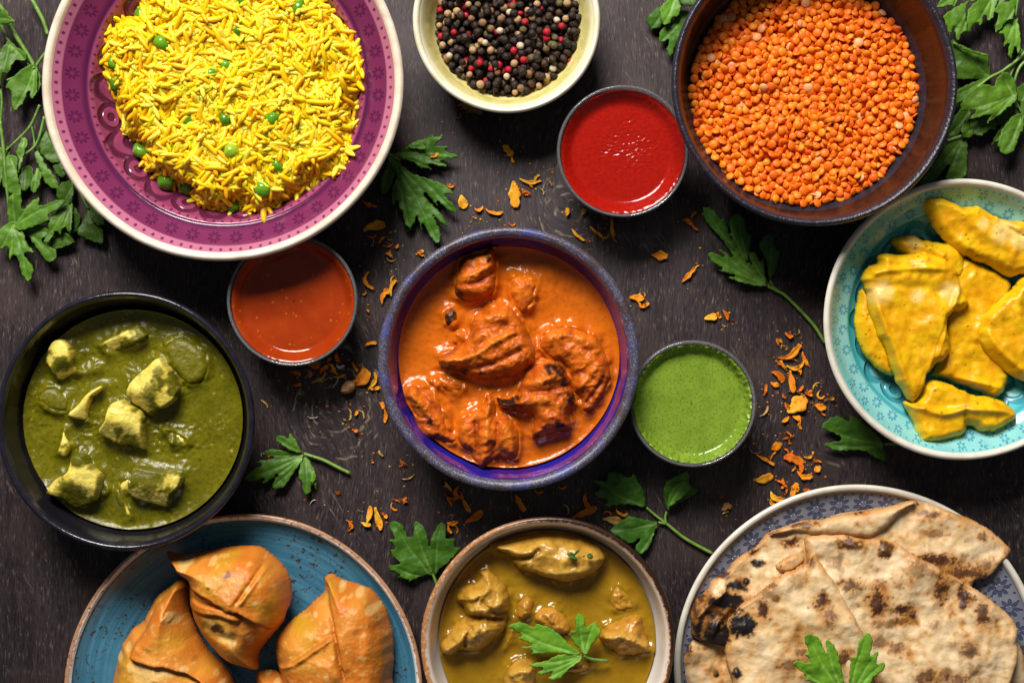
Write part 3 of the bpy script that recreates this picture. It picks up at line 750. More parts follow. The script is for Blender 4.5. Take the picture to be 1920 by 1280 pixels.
sp = [
 ([(545,290),(620,260),(760,230),(900,205),(1080,215),(1200,240),(1300,300),(1345,350),(1330,410),(1270,470),(1190,515),(1080,538),(960,515),(870,480),(780,460),(710,410),(690,350),(620,330)], 46, [([(600,300),(740,330),(860,310)],26,10),([(700,370),(820,355),(900,300)],16,-9),([(800,420),(1000,470),(1250,430)],30,6)], soup_col(1,0.12), 'large smooth chicken piece under the shaded bowl rim'),
 ([(330,620),(370,570),(430,545),(500,510),(500,460),(560,450),(620,500),(680,560),(695,660),(690,760),(660,860),(590,930),(500,990),(420,1000),(370,990),(310,1030),(240,1015),(228,960),(260,900),(340,800),(400,760),(370,690),(335,660)], 46,
  [([(420,620),(500,600),(560,560)],20,10),([(430,700),(540,690),(660,650)],26,10),([(390,760),(520,760),(660,780)],14,-12),([(300,960),(420,850),(560,830)],30,8),([(400,960),(410,880),(460,820)],12,-9),([(500,640),(600,720),(680,740)],12,-7)], soup_col(2,0.0,0.1), 'ragged chicken drumstick piece with its bone end at the white wall'),
 ([(745,690),(785,632),(840,635),(862,685),(850,760),(800,790),(752,775)], 22, [], soup_col(3,0.0,0.35), 'short orange chicken stub in the yellow gravy'),
 ([(720,790),(735,770),(745,800),(715,900),(665,985),(648,982),(670,920)], 12, [], soup_col(9,0.2,0.2), 'thin bone splinter sticking out of the yellow gravy'),
 ([(850,780),(870,730),(930,700),(1000,700),(1060,760),(1100,820),(1090,880),(1000,890),(900,830)], 26, [], soup_col(4,0.2,0.5), 'glossy rounded chicken chunk under the parsley garnish'),
 ([(1290,870),(1360,810),(1480,760),(1570,750),(1600,850),(1640,960),(1650,1000),(1560,1020),(1440,1030),(1380,990),(1300,930)], 32, [([(1310,890),(1450,880),(1620,960)],20,10)], soup_col(5,0.0,0.45), 'wedge shaped orange chicken chunk against the white wall'),
 ([(1360,640),(1390,570),(1430,560),(1500,630),(1530,720),(1400,740),(1370,700)], 12, [], soup_col(6,-0.1,0.2), 'sunken chicken piece beside the orange wedge'),
 ([(650,1180),(700,1080),(770,1040),(850,1050),(880,1090),(870,1209),(850,1300),(660,1300)], 30, [([(690,1150),(760,1110),(850,1120)],16,8)], soup_col(7,0.0), 'lumpy chicken piece below the parsley garnish'),
 ([(1050,1140),(1130,1065),(1220,1060),(1243,1100),(1200,1140),(1100,1148)], 18, [], soup_col(8,0.0,0.3), 'small brown chicken bit under the parsley stem')]
ZQ = 90
for i, (ol, hh, rd, cf, lb) in enumerate(sp):
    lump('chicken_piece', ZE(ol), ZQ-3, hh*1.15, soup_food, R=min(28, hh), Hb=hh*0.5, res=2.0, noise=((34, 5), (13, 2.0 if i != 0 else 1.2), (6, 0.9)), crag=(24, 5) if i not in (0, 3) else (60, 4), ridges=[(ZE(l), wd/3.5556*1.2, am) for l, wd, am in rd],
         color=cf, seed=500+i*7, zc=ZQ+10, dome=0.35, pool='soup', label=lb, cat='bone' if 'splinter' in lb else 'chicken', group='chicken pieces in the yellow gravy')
def gravy_col(x, y, near, rad):
    n = fbm(x, y, 60, 3, 25); n2 = fbm(x, y, 5, 2, 28)
    return mixc(mixc((0.24, 0.128, 0.005), (0.30, 0.165, 0.008), 0.5+n), (0.15, 0.070, 0.004), np.clip(n2-0.1, 0, 1)*0.5)
sauce('yellow_gravy', SOUP_C, 196, ZQ, soup_sauce, gravy_col, 'soup', seed=60, fillet=(7, 9), noise=((60, 1.5), (12, 0.5)), label='thin yellow brown gravy in the white bowl', cat='gravy')

# ---- cup sauces
def cup_extra(r, top, w0, rough, seed):
    """a film of sauce climbing the inside of the glass"""
    def f(x, y, rad):
        e = r-rad; t = sstep(w0, 0.0, e)
        return top*t**1.6+fbm(x, y, 7, 3, seed)*rough*t
    return f
red_s = food('red_sauce', 0.13, 0.0, 9, 0.12, 3.5); org_s = food('orange_red_sauce', 0.08, 0.10, 9, 0.06, 6); grn_s = food('green_chutney', 0.16, 0.22, 6, 0.12, 3.5)
def c_red(x, y, near, rad):
    n2 = fbm(x, y, 6, 2, 71); return mixc((0.33, 0.008, 0.003), (0.25, 0.006, 0.003), 0.5+n2)
def c_org(x, y, near, rad):
    n = fbm(x, y, 40, 2, 73); n2 = fbm(x, y, 4.5, 1, 74)
    c = mixc((0.26, 0.026, 0.003), (0.31, 0.036, 0.004), 0.5+n); return mixc(c, (0.62, 0.20, 0.02), specks(x, y, 70, 1.7, 5)*0.45)
def c_grn(x, y, near, rad):
    n = fbm(x, y, 3.6, 2, 75); n2 = fbm(x, y, 30, 2, 76)
    c = mixc((0.150, 0.240, 0.020), (0.19, 0.295, 0.028), 0.5+n2); return mixc(c, (0.045, 0.10, 0.008), sstep(0.18, 0.55, n)*0.8)
def red_extra(x, y, rad):
    p = W1(1175, 270, 84)
    m = sstep(1.15, 0.25, np.hypot((x-p[0])/88, (y-p[1])/74)+fbm(x, y, 34, 2, 95)*0.8)
    return fbm(x*0.75+y*0.5, y*1.4-x*0.4, 7, 3, 91)*1.3*m+cup_extra(112.5, 17, 30, 1.2, 92)(x, y, rad)
sauce('red_sauce', CUP_R, 112.5, 80, red_s, c_red, None, meniscus=0, extra=red_extra, noise=((40, 1.0),), seed=80, depth=65, taper=0.74, dr=1.5, label='bright red tomato sauce with a bubbly surface in its cup', cat='sauce')
sauce('orange_red_sauce', CUP_O, 111.5, 78, org_s, c_org, None, meniscus=0, extra=cup_extra(111.5, 19, 27, 0.6, 93), noise=((60, 0.6),), seed=84, depth=63, taper=0.72, dr=1.5, label='smooth orange red chilli sauce in its cup', cat='sauce')
sauce('green_chutney', CUP_G, 107.7, 82, grn_s, c_grn, None, meniscus=0, extra=cup_extra(107.7, 19, 20, 9.0, 94), noise=((60, 0.8),), seed=88, depth=66, taper=0.72, dr=1.5, label='pale green chutney with dark specks in its cup', cat='chutney')

# ---- yellow fritters in the turquoise bowl
frit = food('yellow_batter', 0.34, 0.13, 22, 0.5, 4.5, spec=0.28)
F1 = (0.74, 0.43, 0.005); F2 = (0.68, 0.315, 0.003); F3 = (0.74, 0.52, 0.16)
ZC_ = Z(1500, 320, 2.2857)
def frit_col(seed, pale=(), dx=0.0):
    def f(x, y, h, d, zc):
        n = fbm(x, y, 55, 3, seed); n2 = fbm(x, y, 5, 1, seed+2)
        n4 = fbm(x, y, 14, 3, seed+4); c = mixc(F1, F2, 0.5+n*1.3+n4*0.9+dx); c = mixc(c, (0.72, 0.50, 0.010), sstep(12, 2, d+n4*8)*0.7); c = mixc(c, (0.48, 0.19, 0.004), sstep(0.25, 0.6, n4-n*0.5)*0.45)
        for (u, v, rx) in pale:
            p = W(ZC_([(u, v)]), zc)[0]; rd = np.hypot(x-p[0], y-p[1])/(rx/2.2857)
            c = mixc(c, F3, sstep(1.2, 0.3, rd+n*0.4)*0.9)
        return mixc(c, (0.10, 0.04, 0.005), specks(x, y, 26, 1.7, seed)*0.75)
    return f
fr = [  # outline, z0, height, ridges, colours, label
 ([(240,650),(250,560),(275,500),(330,560),(350,680),(400,800),(405,880),(350,860),(280,790),(250,720)], 74, 26, [], frit_col(2), 'yellow fritter sliver showing behind the big triangle'),
 ([(400,305),(430,280),(480,275),(560,295),(620,310),(640,285),(690,330),(720,400),(700,470),(600,440),(500,400),(430,350)], 70, 30, [([(420,310),(540,330),(620,370)],14,4)], frit_col(3,((480,310,40),),-0.3), 'pale yellow fritter behind the top edge of the big triangle'),
 ([(700,365),(760,380),(850,430),(920,480),(900,560),(860,700),(870,800),(905,880),(890,940),(850,975),(780,950),(700,920),(620,890),(570,880),(600,830),(620,720),(600,560),(640,430)], 60, 34, [([(720,440),(800,560),(740,740)],26,5),([(600,870),(720,900),(870,930)],12,4)], frit_col(5), 'broad yellow fritter lying beneath the big triangle'),
 ([(270,470),(290,420),(340,400),(335,365),(380,350),(450,360),(540,345),(610,370),(660,395),(690,440),(695,490),(735,560),(700,600),(660,610),(640,660),(652,740),(640,800),(580,840),(550,900),(530,950),(500,990),(470,980),(430,920),(405,860),(370,760),(330,680),(300,590),(295,520)], 92, 34,
   [([(300,440),(450,420),(640,420)],14,5),([(300,500),(450,490),(620,520)],22,-4),([(690,480),(640,620),(590,760),(510,960)],12,5),([(320,560),(390,740),(470,950)],12,4),([(640,610),(600,720),(560,850)],9,-5)], frit_col(4,((345,520,55),(500,535,35),(640,510,45)),0.1), 'big triangular yellow fritter lying on top of the pile'),
 ([(535,150),(545,110),(590,105),(660,125),(720,155),(770,148),(830,180),(870,200),(960,210),(1060,230),(1090,300),(1060,420),(960,445),(900,455),(850,420),(780,390),(700,360),(640,300),(595,255),(570,210)], 82, 40, [([(760,170),(850,220),(960,290)],10,-6),([(560,140),(680,170),(760,250),(900,340)],26,6)], frit_col(1,((860,260,60),(930,300,50),(780,230,30)),0.1), 'long yellow fritter leaning on the wall near the lentil bowl'),
 ([(770,700),(780,640),(820,590),(870,550),(930,490),(960,460),(1040,440),(1140,520),(1150,700),(1100,860),(1010,905),(950,890),(880,850),(830,800),(790,750)], 84, 36, [([(800,690),(860,780),(960,860)],14,4),([(950,480),(930,620),(1000,760)],24,4)], frit_col(6,(),0.25), 'smooth yellow fritter overlapping the broad fritter'),
 ([(455,990),(500,985),(560,900),(640,910),(720,945),(770,970),(830,965),(900,1000),(940,1040),(930,1070),(860,1115),(800,1120),(730,1095),(720,1130),(640,1155),(540,1170),(510,1140),(480,1060)], 84, 34, [([(480,1000),(600,1040),(720,1020),(900,1030)],16,7),([(700,1020),(720,1080),(730,1120)],12,-6)], frit_col(7), 'twisted yellow fritter below the tip of the big triangle')]
for i, (ol, z0, hh, rd, cf, lb) in enumerate(fr):
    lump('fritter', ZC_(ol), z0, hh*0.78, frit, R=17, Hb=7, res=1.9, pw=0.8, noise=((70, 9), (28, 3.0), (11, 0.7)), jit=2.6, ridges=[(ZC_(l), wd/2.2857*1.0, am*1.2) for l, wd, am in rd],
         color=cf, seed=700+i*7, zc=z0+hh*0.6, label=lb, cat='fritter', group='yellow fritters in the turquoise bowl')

# ---- samosas
pastry = food('fried_pastry', 0.42, 0.12, 34, 0.8, 5, spec=0.3)
P1 = (0.62, 0.25, 0.034); P2 = (0.54, 0.155, 0.016); P3 = (0.68, 0.41, 0.11); P4 = (0.52, 0.27, 0.016)
ZD = Z(100, 930, 2.6667)
def pastry_col(seed, k=0.0, marks=()):
    def f(x, y, h, d, zc):
        n = fbm(x, y, 60, 3, seed); n2 = fbm(x, y, 13, 2, seed+2)
        c = mixc(P1, P2, 0.45+n*1.4+k); c = mixc(c, P4, sstep(0.05, 0.5, fbm(x, y, 80, 2, seed+5))*0.7)
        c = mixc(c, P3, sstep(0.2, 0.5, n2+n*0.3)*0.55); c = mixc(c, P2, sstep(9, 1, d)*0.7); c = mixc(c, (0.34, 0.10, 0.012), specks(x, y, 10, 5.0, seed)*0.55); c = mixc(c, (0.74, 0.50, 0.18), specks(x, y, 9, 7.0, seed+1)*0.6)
        for (u, v, rx, cc) in marks:
            p = W(ZD([(u, v)]), zc)[0]; rd = np.hypot(x-p[0], y-p[1])/(rx/2.6667)
            c = mixc(c, cc, sstep(1.1, 0.5, rd+n2*0.7)*0.9)
        return c
    return f
BL = (0.62, 0.40, 0.13); BRN = (0.16, 0.04, 0.008); DRK = (0.035, 0.014, 0.006)
def samosa(z0, body, flaps, label):
    ol, H, rd, cf, sd = body
    pts = W(ZD(ol), z0+H*0.5); c = pts.mean(0)
    def col(x, y, h, d, zc):
        cc = cf(x, y, h, d, zc)
        for (fp, th), (_, _, _, fcf) in zip(CAV['steps'], flaps):
            df = polydist(np.column_stack([x, y]), fp)[0]
            cc = mixc(cc, fcf(x, y, h, np.clip(df, 0, None), zc), sstep(-1, 1.5, df))
            cc = mixc(cc, (0.30, 0.085, 0.012), np.exp(-((df+2.5)/2.2)**2)*sstep(4, 16, d)*0.55)  # crevice shade painted as a dark line along the flap edge
        return cc
    rds = [(ZD(l), wd/2.6667, am) for l, wd, am in rd]+[(ZD(l), wd/2.6667, am) for f in flaps for l, wd, am in f[2]]
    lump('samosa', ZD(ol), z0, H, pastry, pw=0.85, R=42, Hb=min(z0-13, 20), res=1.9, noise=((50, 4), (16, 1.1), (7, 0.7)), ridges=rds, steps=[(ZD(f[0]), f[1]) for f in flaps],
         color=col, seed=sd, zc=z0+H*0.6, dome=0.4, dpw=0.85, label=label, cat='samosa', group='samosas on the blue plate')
samosa(44, ([(285,1120),(265,933),(280,860),(310,760),(360,690),(420,640),(480,530),(550,470),(600,430),(645,460),(650,560),(680,670),(740,780),(830,870),(880,960),(900,1120)], 92, [([(600,450),(560,600),(480,760)],40,6)], pastry_col(11, 0.0, ((480,880,90,P3),(560,850,60,BL),(470,860,50,BL))), 811),
    [([(605,455),(645,480),(650,560),(680,670),(740,780),(830,870),(880,960),(880,1000),(800,960),(700,890),(600,850),(500,830),(400,800),(420,740),(480,640),(500,570),(550,520)], 9, [([(570,590),(600,610)],26,5)], pastry_col(12, 0.2, ((600,600,36,BL),)))],
    'samosa with a folded flap leaning on another samosa')
samosa(50, ([(1340,425),(1380,405),(1430,440),(1540,470),(1620,530),(1660,610),(1685,700),(1692,800),(1685,933),(1660,1120),(1230,1120),(1110,900),(1088,800),(1095,740),(1120,690),(1200,620),(1280,550),(1335,490)], 96, [([(1360,440),(1400,560),(1440,760),(1490,933)],22,-6),([(1110,870),(1240,800),(1400,690)],12,6)], pastry_col(13, -0.25, ((1290,690,16,BL),(1230,640,60,P4))), 831),
    [([(1345,430),(1380,410),(1430,440),(1540,470),(1620,530),(1660,610),(1685,700),(1690,800),(1680,960),(1600,1040),(1500,1000),(1455,860),(1430,740),(1400,600),(1370,500)], 9, [([(1540,500),(1580,640),(1560,820)],30,4)], pastry_col(14, 0.35, ((1620,560,22,BL),(1520,760,40,P2)))),
     ([(1095,865),(1150,850),(1240,800),(1330,735),(1405,690),(1425,740),(1450,860),(1490,1000),(1380,1040),(1230,960),(1130,900)], 8, [], pastry_col(15, 0.1, ((1380,880,16,BL),)))],
    'samosa standing apart with a ridge from its peak')
samosa(40, ([(1000,905),(1050,880),(1130,905),(1200,950),(1300,1040),(1250,1150),(1080,1150),(1010,1000)], 60, [], pastry_col(16, 0.2), 851), [], 'samosa tip poking out between the others')
samosa(66, ([(528,295),(570,300),(640,310),(700,300),(780,285),(900,268),(1000,270),(1060,300),(1120,360),(1160,430),(1168,520),(1150,590),(1125,650),(1100,695),(1050,750),(1000,820),(995,900),(930,890),(830,850),(750,770),(690,680),(655,600),(645,500),(640,445),(590,410),(555,360)], 104, [([(740,640),(830,690),(930,710)],26,-8)], pastry_col(17, 0.15, ((790,640,40,P3),(870,690,50,P3),(835,645,34,DRK),(815,650,24,DRK),(760,625,20,BL),(900,720,26,BL))), 861),
    [([(528,295),(570,300),(640,310),(700,300),(780,285),(900,268),(1000,270),(1060,300),(1120,360),(1160,430),(1168,520),(1150,590),(1125,650),(1100,700),(1065,660),(1000,610),(940,570),(880,555),(800,510),(700,465),(640,445),(590,410),(555,360)], 11, [([(1055,325),(1000,420),(930,520)],9,-7),([(1075,345),(1020,430),(950,530)],9,4)], pastry_col(18, 0.2, ((890,380,20,BRN),(650,340,40,BL),(1050,480,50,P2),(795,440,10,BRN)))),
     ([(650,545),(690,520),(760,535),(850,545),(930,575),(940,610),(860,590),(760,580),(680,575)], 6, [], pastry_col(19, 0.5))],
    'samosa lying on its side with a split open crease')

# ---- naan breads
bread = food('naan_crust', 0.42, 0.14, 14, 0.9, 6, spec=0.32)
N1 = (0.76, 0.57, 0.335); N2 = (0.62, 0.39, 0.165); N3 = (0.46, 0.19, 0.036); NB = (0.050, 0.016, 0.009); NK = (0.012, 0.008, 0.008)
ZF = Z(1240, 880, 2.8235)
def naan_col(seed, spots=(), k=0.0, tone=0.0):
    def f(x, y, h, d, zc):
        n = fbm(x, y, 70, 3, seed); n2 = fbm(x, y, 16, 3, seed+3); n3 = fbm(x, y, 5, 2, seed+8)
        c = mixc(N1, N2, 0.42+n*1.3+n2*0.9+tone)
        c = mixc(c, N3, sstep(0.06, 0.58, n2*0.7+n*0.7+k)*0.75); c = mixc(c, (0.24, 0.075, 0.018), sstep(0.38, 0.62, n2*0.9+n*0.4+n3*0.15)*0.7)
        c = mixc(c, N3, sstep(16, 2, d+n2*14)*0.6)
        c = mixc(c, (0.46, 0.23, 0.20), sstep(0.25, 0.6, fbm(x, y, 50, 2, seed+12))*0.12)
        for s in spots:
            u, v, rx, ry, st = s
            p = W(ZF([(u, v)]), zc)[0]
            rd = np.hypot((x-p[0])/(rx/2.6), (y-p[1])/(ry/2.6))
            c = mixc(c, N3, sstep(2.1, 0.7, rd+n2*1.1)*min(1, st*1.2)*0.9)
            c = mixc(c, NB, sstep(1.2, 0.62, rd+n2*1.2+n3*0.8)*min(st*1.15, 1)*0.97)
            if st > 1: c = mixc(c, NK, sstep(1.45, 1.0, rd+n2*0.9+n3*0.3))
        return mixc(c, (0.04, 0.02, 0.01), specks(x, y, max(3, int(np.ptp(x)*np.ptp(y)/4200)), 1.6, seed)*0.8)
    return f
top_spots = [(840,690,32,28,1.0),(1140,690,42,62,1.0),(1290,740,48,24,1.0),(1330,775,22,30,1.0),(1275,805,40,18,0.9),(1480,620,34,66,0.8),(1605,670,28,44,1.0),(1690,760,28,50,0.8),(990,610,45,28,0.7),(930,480,34,40,0.4),(1000,390,62,22,0.8),(1180,415,34,36,0.8),(880,770,34,34,0.6),(1400,1090,50,38,0.7),(1560,1110,50,30,0.6),(1150,910,40,30,0.5),(1620,950,36,36,0.6),(1210,810,80,20,0.5),(1350,520,60,44,0.4),(1240,950,40,24,0.5),(1490,1060,30,20,0.5),(1650,1050,30,26,0.4),(1160,590,20,16,0.3),(1250,605,22,14,0.4),(1440,810,24,24,0.35),(1540,920,24,16,0.4),(1130,525,22,14,0.35)]
fold_spots = [(540,740,26,36,1.0),(430,820,52,46,1.6),(400,1075,20,22,1.2),(960,985,30,34,0.7),(680,1030,60,22,0.6),(580,615,26,14,0.6),(605,680,18,14,0.7),(845,690,34,30,1.0),(880,775,36,40,0.6),(780,490,26,20,0.6),(720,600,26,22,0.3),(740,960,24,16,0.6),(500,930,30,20,0.25),(560,660,60,20,0.4),(360,905,10,16,0.8)]
back_spots = [(300,740,120,62,1.7),(235,830,80,90,1.7),(290,890,66,60,1.6),(190,800,22,70,1.4),(400,610,44,22,1.5),(340,690,70,30,1.4),(510,495,24,16,1.6),(680,380,40,22,0.9),(490,437,18,16,1.0),(1440,480,110,28,0.9),(1600,545,110,30,0.8),(1720,500,40,26,0.5),(180,730,22,40,0.8),(450,590,12,14,1.3),(1420,235,50,16,0.6),(1430,335,60,16,0.5),(1700,350,26,20,0.6),(1830,440,16,20,0.6),(1660,590,40,12,0.8),(320,560,60,14,0.8),(210,660,14,40,0.8)]
low_spots = [(140,940,22,24,1.0),(290,1080,14,14,1.2),(180,1000,50,30,0.3),(250,1060,26,18,0.4)]
naans = [
 ('naan_bread', [(105,1020),(135,935),(165,890),(260,900),(600,820),(1500,800),(1800,850),(1900,930),(1935,1040),(1930,1180),(1800,1420),(1300,1560),(700,1560),(300,1420),(140,1200)], 20, 14, naan_col(21, low_spots, -0.05, 0.05), [], 'lowest naan bread peeping out at the plate edge'),
 ('naan_bread', [(160,850),(155,760),(180,690),(240,640),(280,580),(340,540),(400,470),(500,410),(560,340),(640,310),(760,270),(860,265),(900,245),(1080,215),(1200,195),(1300,170),(1380,165),(1500,200),(1640,260),(1730,310),(1830,390),(1855,445),(1790,510),(1740,570),(1660,600),(1600,700),(1500,760),(900,800),(500,850),(400,900),(330,940),(250,920),(180,890)], 36, 14, naan_col(22, back_spots, 0.0, 0.12), [([(180,780),(260,700),(350,620)],16,9),([(260,880),(300,800),(380,700)],14,7),([(480,580),(540,560),(620,570)],40,5)], 'folded naan bread with black charred corner in the stack'),
 ('naan_bread', [(340,960),(360,880),(350,820),(400,740),(470,690),(560,620),(640,560),(720,520),(770,490),(760,380),(780,350),(880,345),(1000,345),(1050,365),(1150,370),(1250,390),(1320,440),(1440,500),(1560,570),(1680,640),(1780,710),(1830,760),(1880,810),(1890,920),(1895,1000),(1860,1100),(1800,1250),(1600,1400),(1200,1480),(700,1440),(420,1300),(380,1129),(350,1040)], 54, 16, naan_col(23, top_spots, 0.0, -0.15), [([(960,390),(1010,400),(1060,390)],14,5),([(1150,420),(1180,430),(1200,440)],14,5)], 'topmost naan bread with brown blisters under the parsley leaves')]
for i, (nm, ol, z0, hh, cf, rd, lb) in enumerate(naans):
    sps = (low_spots, back_spots, top_spots)[i]
    rr_ = [(ZF([(s[0]-s[2]*0.4, s[1]), (s[0]+s[2]*0.4, s[1])]), s[2]/2.8235, 2.5) for s in sps]+[(ZF(l), wd/2.8235, am) for l, wd, am in rd]
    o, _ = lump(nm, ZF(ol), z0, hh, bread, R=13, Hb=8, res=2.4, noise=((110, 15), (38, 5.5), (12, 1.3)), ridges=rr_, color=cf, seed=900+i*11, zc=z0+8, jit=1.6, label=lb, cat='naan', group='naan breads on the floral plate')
    if i == 1:
        lump('folded_edge', ZF([(560,350),(640,312),(760,272),(860,267),(900,247),(1080,217),(1200,197),(1300,172),(1375,166),(1310,200),(1250,250),(1190,310),(1130,352),(1050,360),(940,345),(800,345),(700,330)]), 50, 18, bread, R=16, Hb=6, noise=((60, 5), (18, 2)), color=naan_col(24, ((770,290,60,14,0.7),(1060,228,26,10,0.9),(600,330,30,12,0.4)), 0.0, -0.1), seed=940, zc=58, parent=o)
        lump('torn_strip', ZF([(605,510),(690,450),(760,465),(740,510),(660,545)]), 52, 10, bread, R=8, Hb=6, color=naan_col(25, (), 0.1, 0.3), seed=945, zc=58, parent=o)
    if i == 2:
        lump('folded_layer', ZF([(340,960),(360,880),(350,820),(400,740),(470,690),(560,620),(640,560),(720,520),(770,490),(800,432),(840,480),(880,545),(930,600),(980,680),(1020,760),(1070,850),(1110,1000),(1130,1300),(420,1300),(380,1129),(350,1040)]), 66, 14, bread, R=12, Hb=6, res=2.4, noise=((110, 13), (38, 5.0), (12, 1.2)), ridges=[(ZF([(s[0]-s[2]*0.4, s[1]), (s[0]+s[2]*0.4, s[1])]), s[2]/2.8235, 2.5) for s in fold_spots],
             color=naan_col(26, fold_spots, 0.02, 0.15), seed=950, zc=74, parent=o)

# ------------------------------------------------------------------ loose grains, seeds, peas
rng = np.random.default_rng(7); random.seed(7)
def capsule(L, r, bend, seg=7, rings=9, seed=0):
    rg = np.random.default_rng(seed); t = np.linspace(-1, 1, rings); V = []; F = []
    for k, tk in enumerate(t):
        cx = tk*L/2; cy = bend*(1-tk*tk)*L*0.25; rr = r*max(0.12, (1-abs(tk)**4.5))**0.5*(1+rg.uniform(-.06, .06))
        for s in range(seg):
            a = s/seg*2*pi; V.append((cx, cy+rr*cos(a), rr*0.82*sin(a)))
    for k in range(rings-1):
        for s in range(seg): F.append((k*seg+s, (k+1)*seg+s, (k+1)*seg+(s+1) % seg, k*seg+(s+1) % seg))
    F.append(tuple(range(seg))); F.append(tuple(range((rings-1)*seg, rings*seg))[::-1])
    return np.array(V, float), F
def lens(r, h, seg=12):
    V = [(0, 0, h)]; F = []
    prof = [(0.55, 0.84), (0.88, 0.42), (1.0, 0.0), (0.88, -0.42), (0.55, -0.84)]
    for pr, pz in prof:
        for s in range(seg): a = s/seg*2*pi; V.append((pr*r*cos(a), pr*r*sin(a), pz*h))
    V.append((0, 0, -h)); n = len(V)-1
    for s in range(seg): F.append((0, 1+s, 1+(s+1) % seg)); F.append((n, 1+4*seg+(s+1) % seg, 1+4*seg+s))
    for k in range(4):
        for s in range(seg): F.append((1+k*seg+s, 1+(k+1)*seg+s, 1+(k+1)*seg+(s+1) % seg, 1+k*seg+(s+1) % seg))
    return np.array(V, float), F
def ball(r, nu=14, nv=9, rough=0.0, dent=0.0, seed=0, fr=3.0):
    V = [(0, 0, r)]; F = []
    for j in range(1, nv):
        for i in range(nu):
            a = i/nu*2*pi; b = j/nv*pi; V.append((r*sin(b)*cos(a), r*sin(b)*sin(a), r*cos(b)))
    V.append((0, 0, -r)); n = len(V)-1; V = np.array(V, float)
    if rough:
        u = V/r; q = np.abs(fbm(u[:, 0]*fr+u[:, 2]*2.1, u[:, 1]*fr-u[:, 2]*1.7, 1.0, 2, seed)); V = V*(1+rough*(q*2-0.6))[:, None]
    if dent:
        rg = np.random.default_rng(seed)
        for _ in range(3):
            dv = rg.normal(size=3); dv /= np.linalg.norm(dv); k = (V@dv)/r; V = V*(1-dent*np.clip((k-0.6)/0.4, 0, 1)**2)[:, None]
    for i in range(nu): F.append((0, 1+i, 1+(i+1) % nu)); F.append((n, 1+(nv-2)*nu+(i+1) % nu, 1+(nv-2)*nu+i))
    for j in range(nv-2):
        for i in range(nu): F.append((1+j*nu+i, 1+(j+1)*nu+i, 1+(j+1)*nu+(i+1) % nu, 1+j*nu+(i+1) % nu))
    return V, F
def euler(rx, ry, rz):
    from mathutils import Euler
    return np.array(Euler((rx, ry, rz)).to_matrix())
def seed_mat(name, rough, var, px, bump=0.4, bs=4, coat=0.0, sss=0.0):
    M = Mat(name, rough)
    M.b.inputs['Specular IOR Level'].default_value = 0.3
    hs = M.nt.nodes.new('ShaderNodeHueSaturation'); M.nt.links.new(M.col(), hs.inputs['Color'])
    n = M.noise(px, 2); v = n*var+(1.0-var*0.5); M.nt.links.new(v.so, hs.inputs['Value'])
    M.base(hs.outputs[0]); M.bump(M.noise(bs, 3), bump)
    if coat: M.b.inputs['Coat Weight'].default_value = coat
    if sss:
        M.b.inputs['Subsurface Weight'].default_value = sss; M.b.inputs['Subsurface Radius'].default_value = (1, .5, .1); M.b.inputs['Subsurface Scale'].default_value = 5*S
    return M.m
def pile(name, group, stuff_name, stuff_label, cat, center, protos, items, m, labels, core=None, top=300):
    """items: (x,y,z,rx,ry,rz,scale,proto). the topmost ones become objects, the rest one mass"""
    items = sorted(items, key=lambda t: -t[-1] if False else -t[8])
    meshes = []
    for k, (V_, F_, c) in enumerate(protos): meshes.append(mesh(name, V_, F_, np.tile(c, (len(V_), 1))))
    for it in items[:top]:
        x, y, zz, rx, ry, rz, sc, p = it[:8]
        o = put(name, meshes[p], m, None, (x, y, zz), (rx, ry, rz), label=labels[p], cat=cat, group=group); o.scale = (sc, sc, sc)
    Vs = []; Fs = []; Cs = []; off = 0
    for it in items[top:]:
        x, y, zz, rx, ry, rz, sc, p = it[:8]; V_, F_, c = protos[p]
        Vs.append((V_*sc)@euler(rx, ry, rz).T+np.array([x-center[0], y-center[1], zz])); Cs.append(np.tile(c, (len(V_), 1)))
        Fs += [tuple(i+off for i in f) for f in F_]; off += len(V_)
    if core is not None:
        Vs.append(core[0]); Cs.append(core[2]); Fs += [tuple(i+off for i in f) for f in core[1]]
    put(stuff_name, mesh(stuff_name, np.concatenate(Vs), Fs, np.concatenate(Cs)), m, None, (center[0], center[1], 0), label=stuff_label, cat=cat, kind='stuff')
def mound_core(c, inside, hfun, rmax, col, zlow):
    nr, ns = 30, 72; V = [(0, 0, 0)]; F = []
    for i in range(1, nr+1):
        for s in range(ns): a = s/ns*2*pi; V.append((rmax(a)*i/nr*cos(a), rmax(a)*i/nr*sin(a), 0))
    V = np.array(V, float); V[:, 2] = hfun(V[:, 0]+c[0], V[:, 1]+c[1])-7
    V[:, 2] = np.maximum(V[:, 2], bowl_floor(V[:, 0]+c[0], V[:, 1]+c[1])+1); V[-ns:, 2] = bowl_floor(V[-ns:, 0]+c[0], V[-ns:, 1]+c[1])+1
    F = [(0, 1+s, 1+(s+1) % ns) for s in range(ns)]
    F += [(1+i*ns+s, 1+(i+1)*ns+s, 1+(i+1)*ns+(s+1) % ns, 1+i*ns+(s+1) % ns) for i in range(nr-1) for s in range(ns)]
    return V, F, np.tile(col, (len(V), 1))

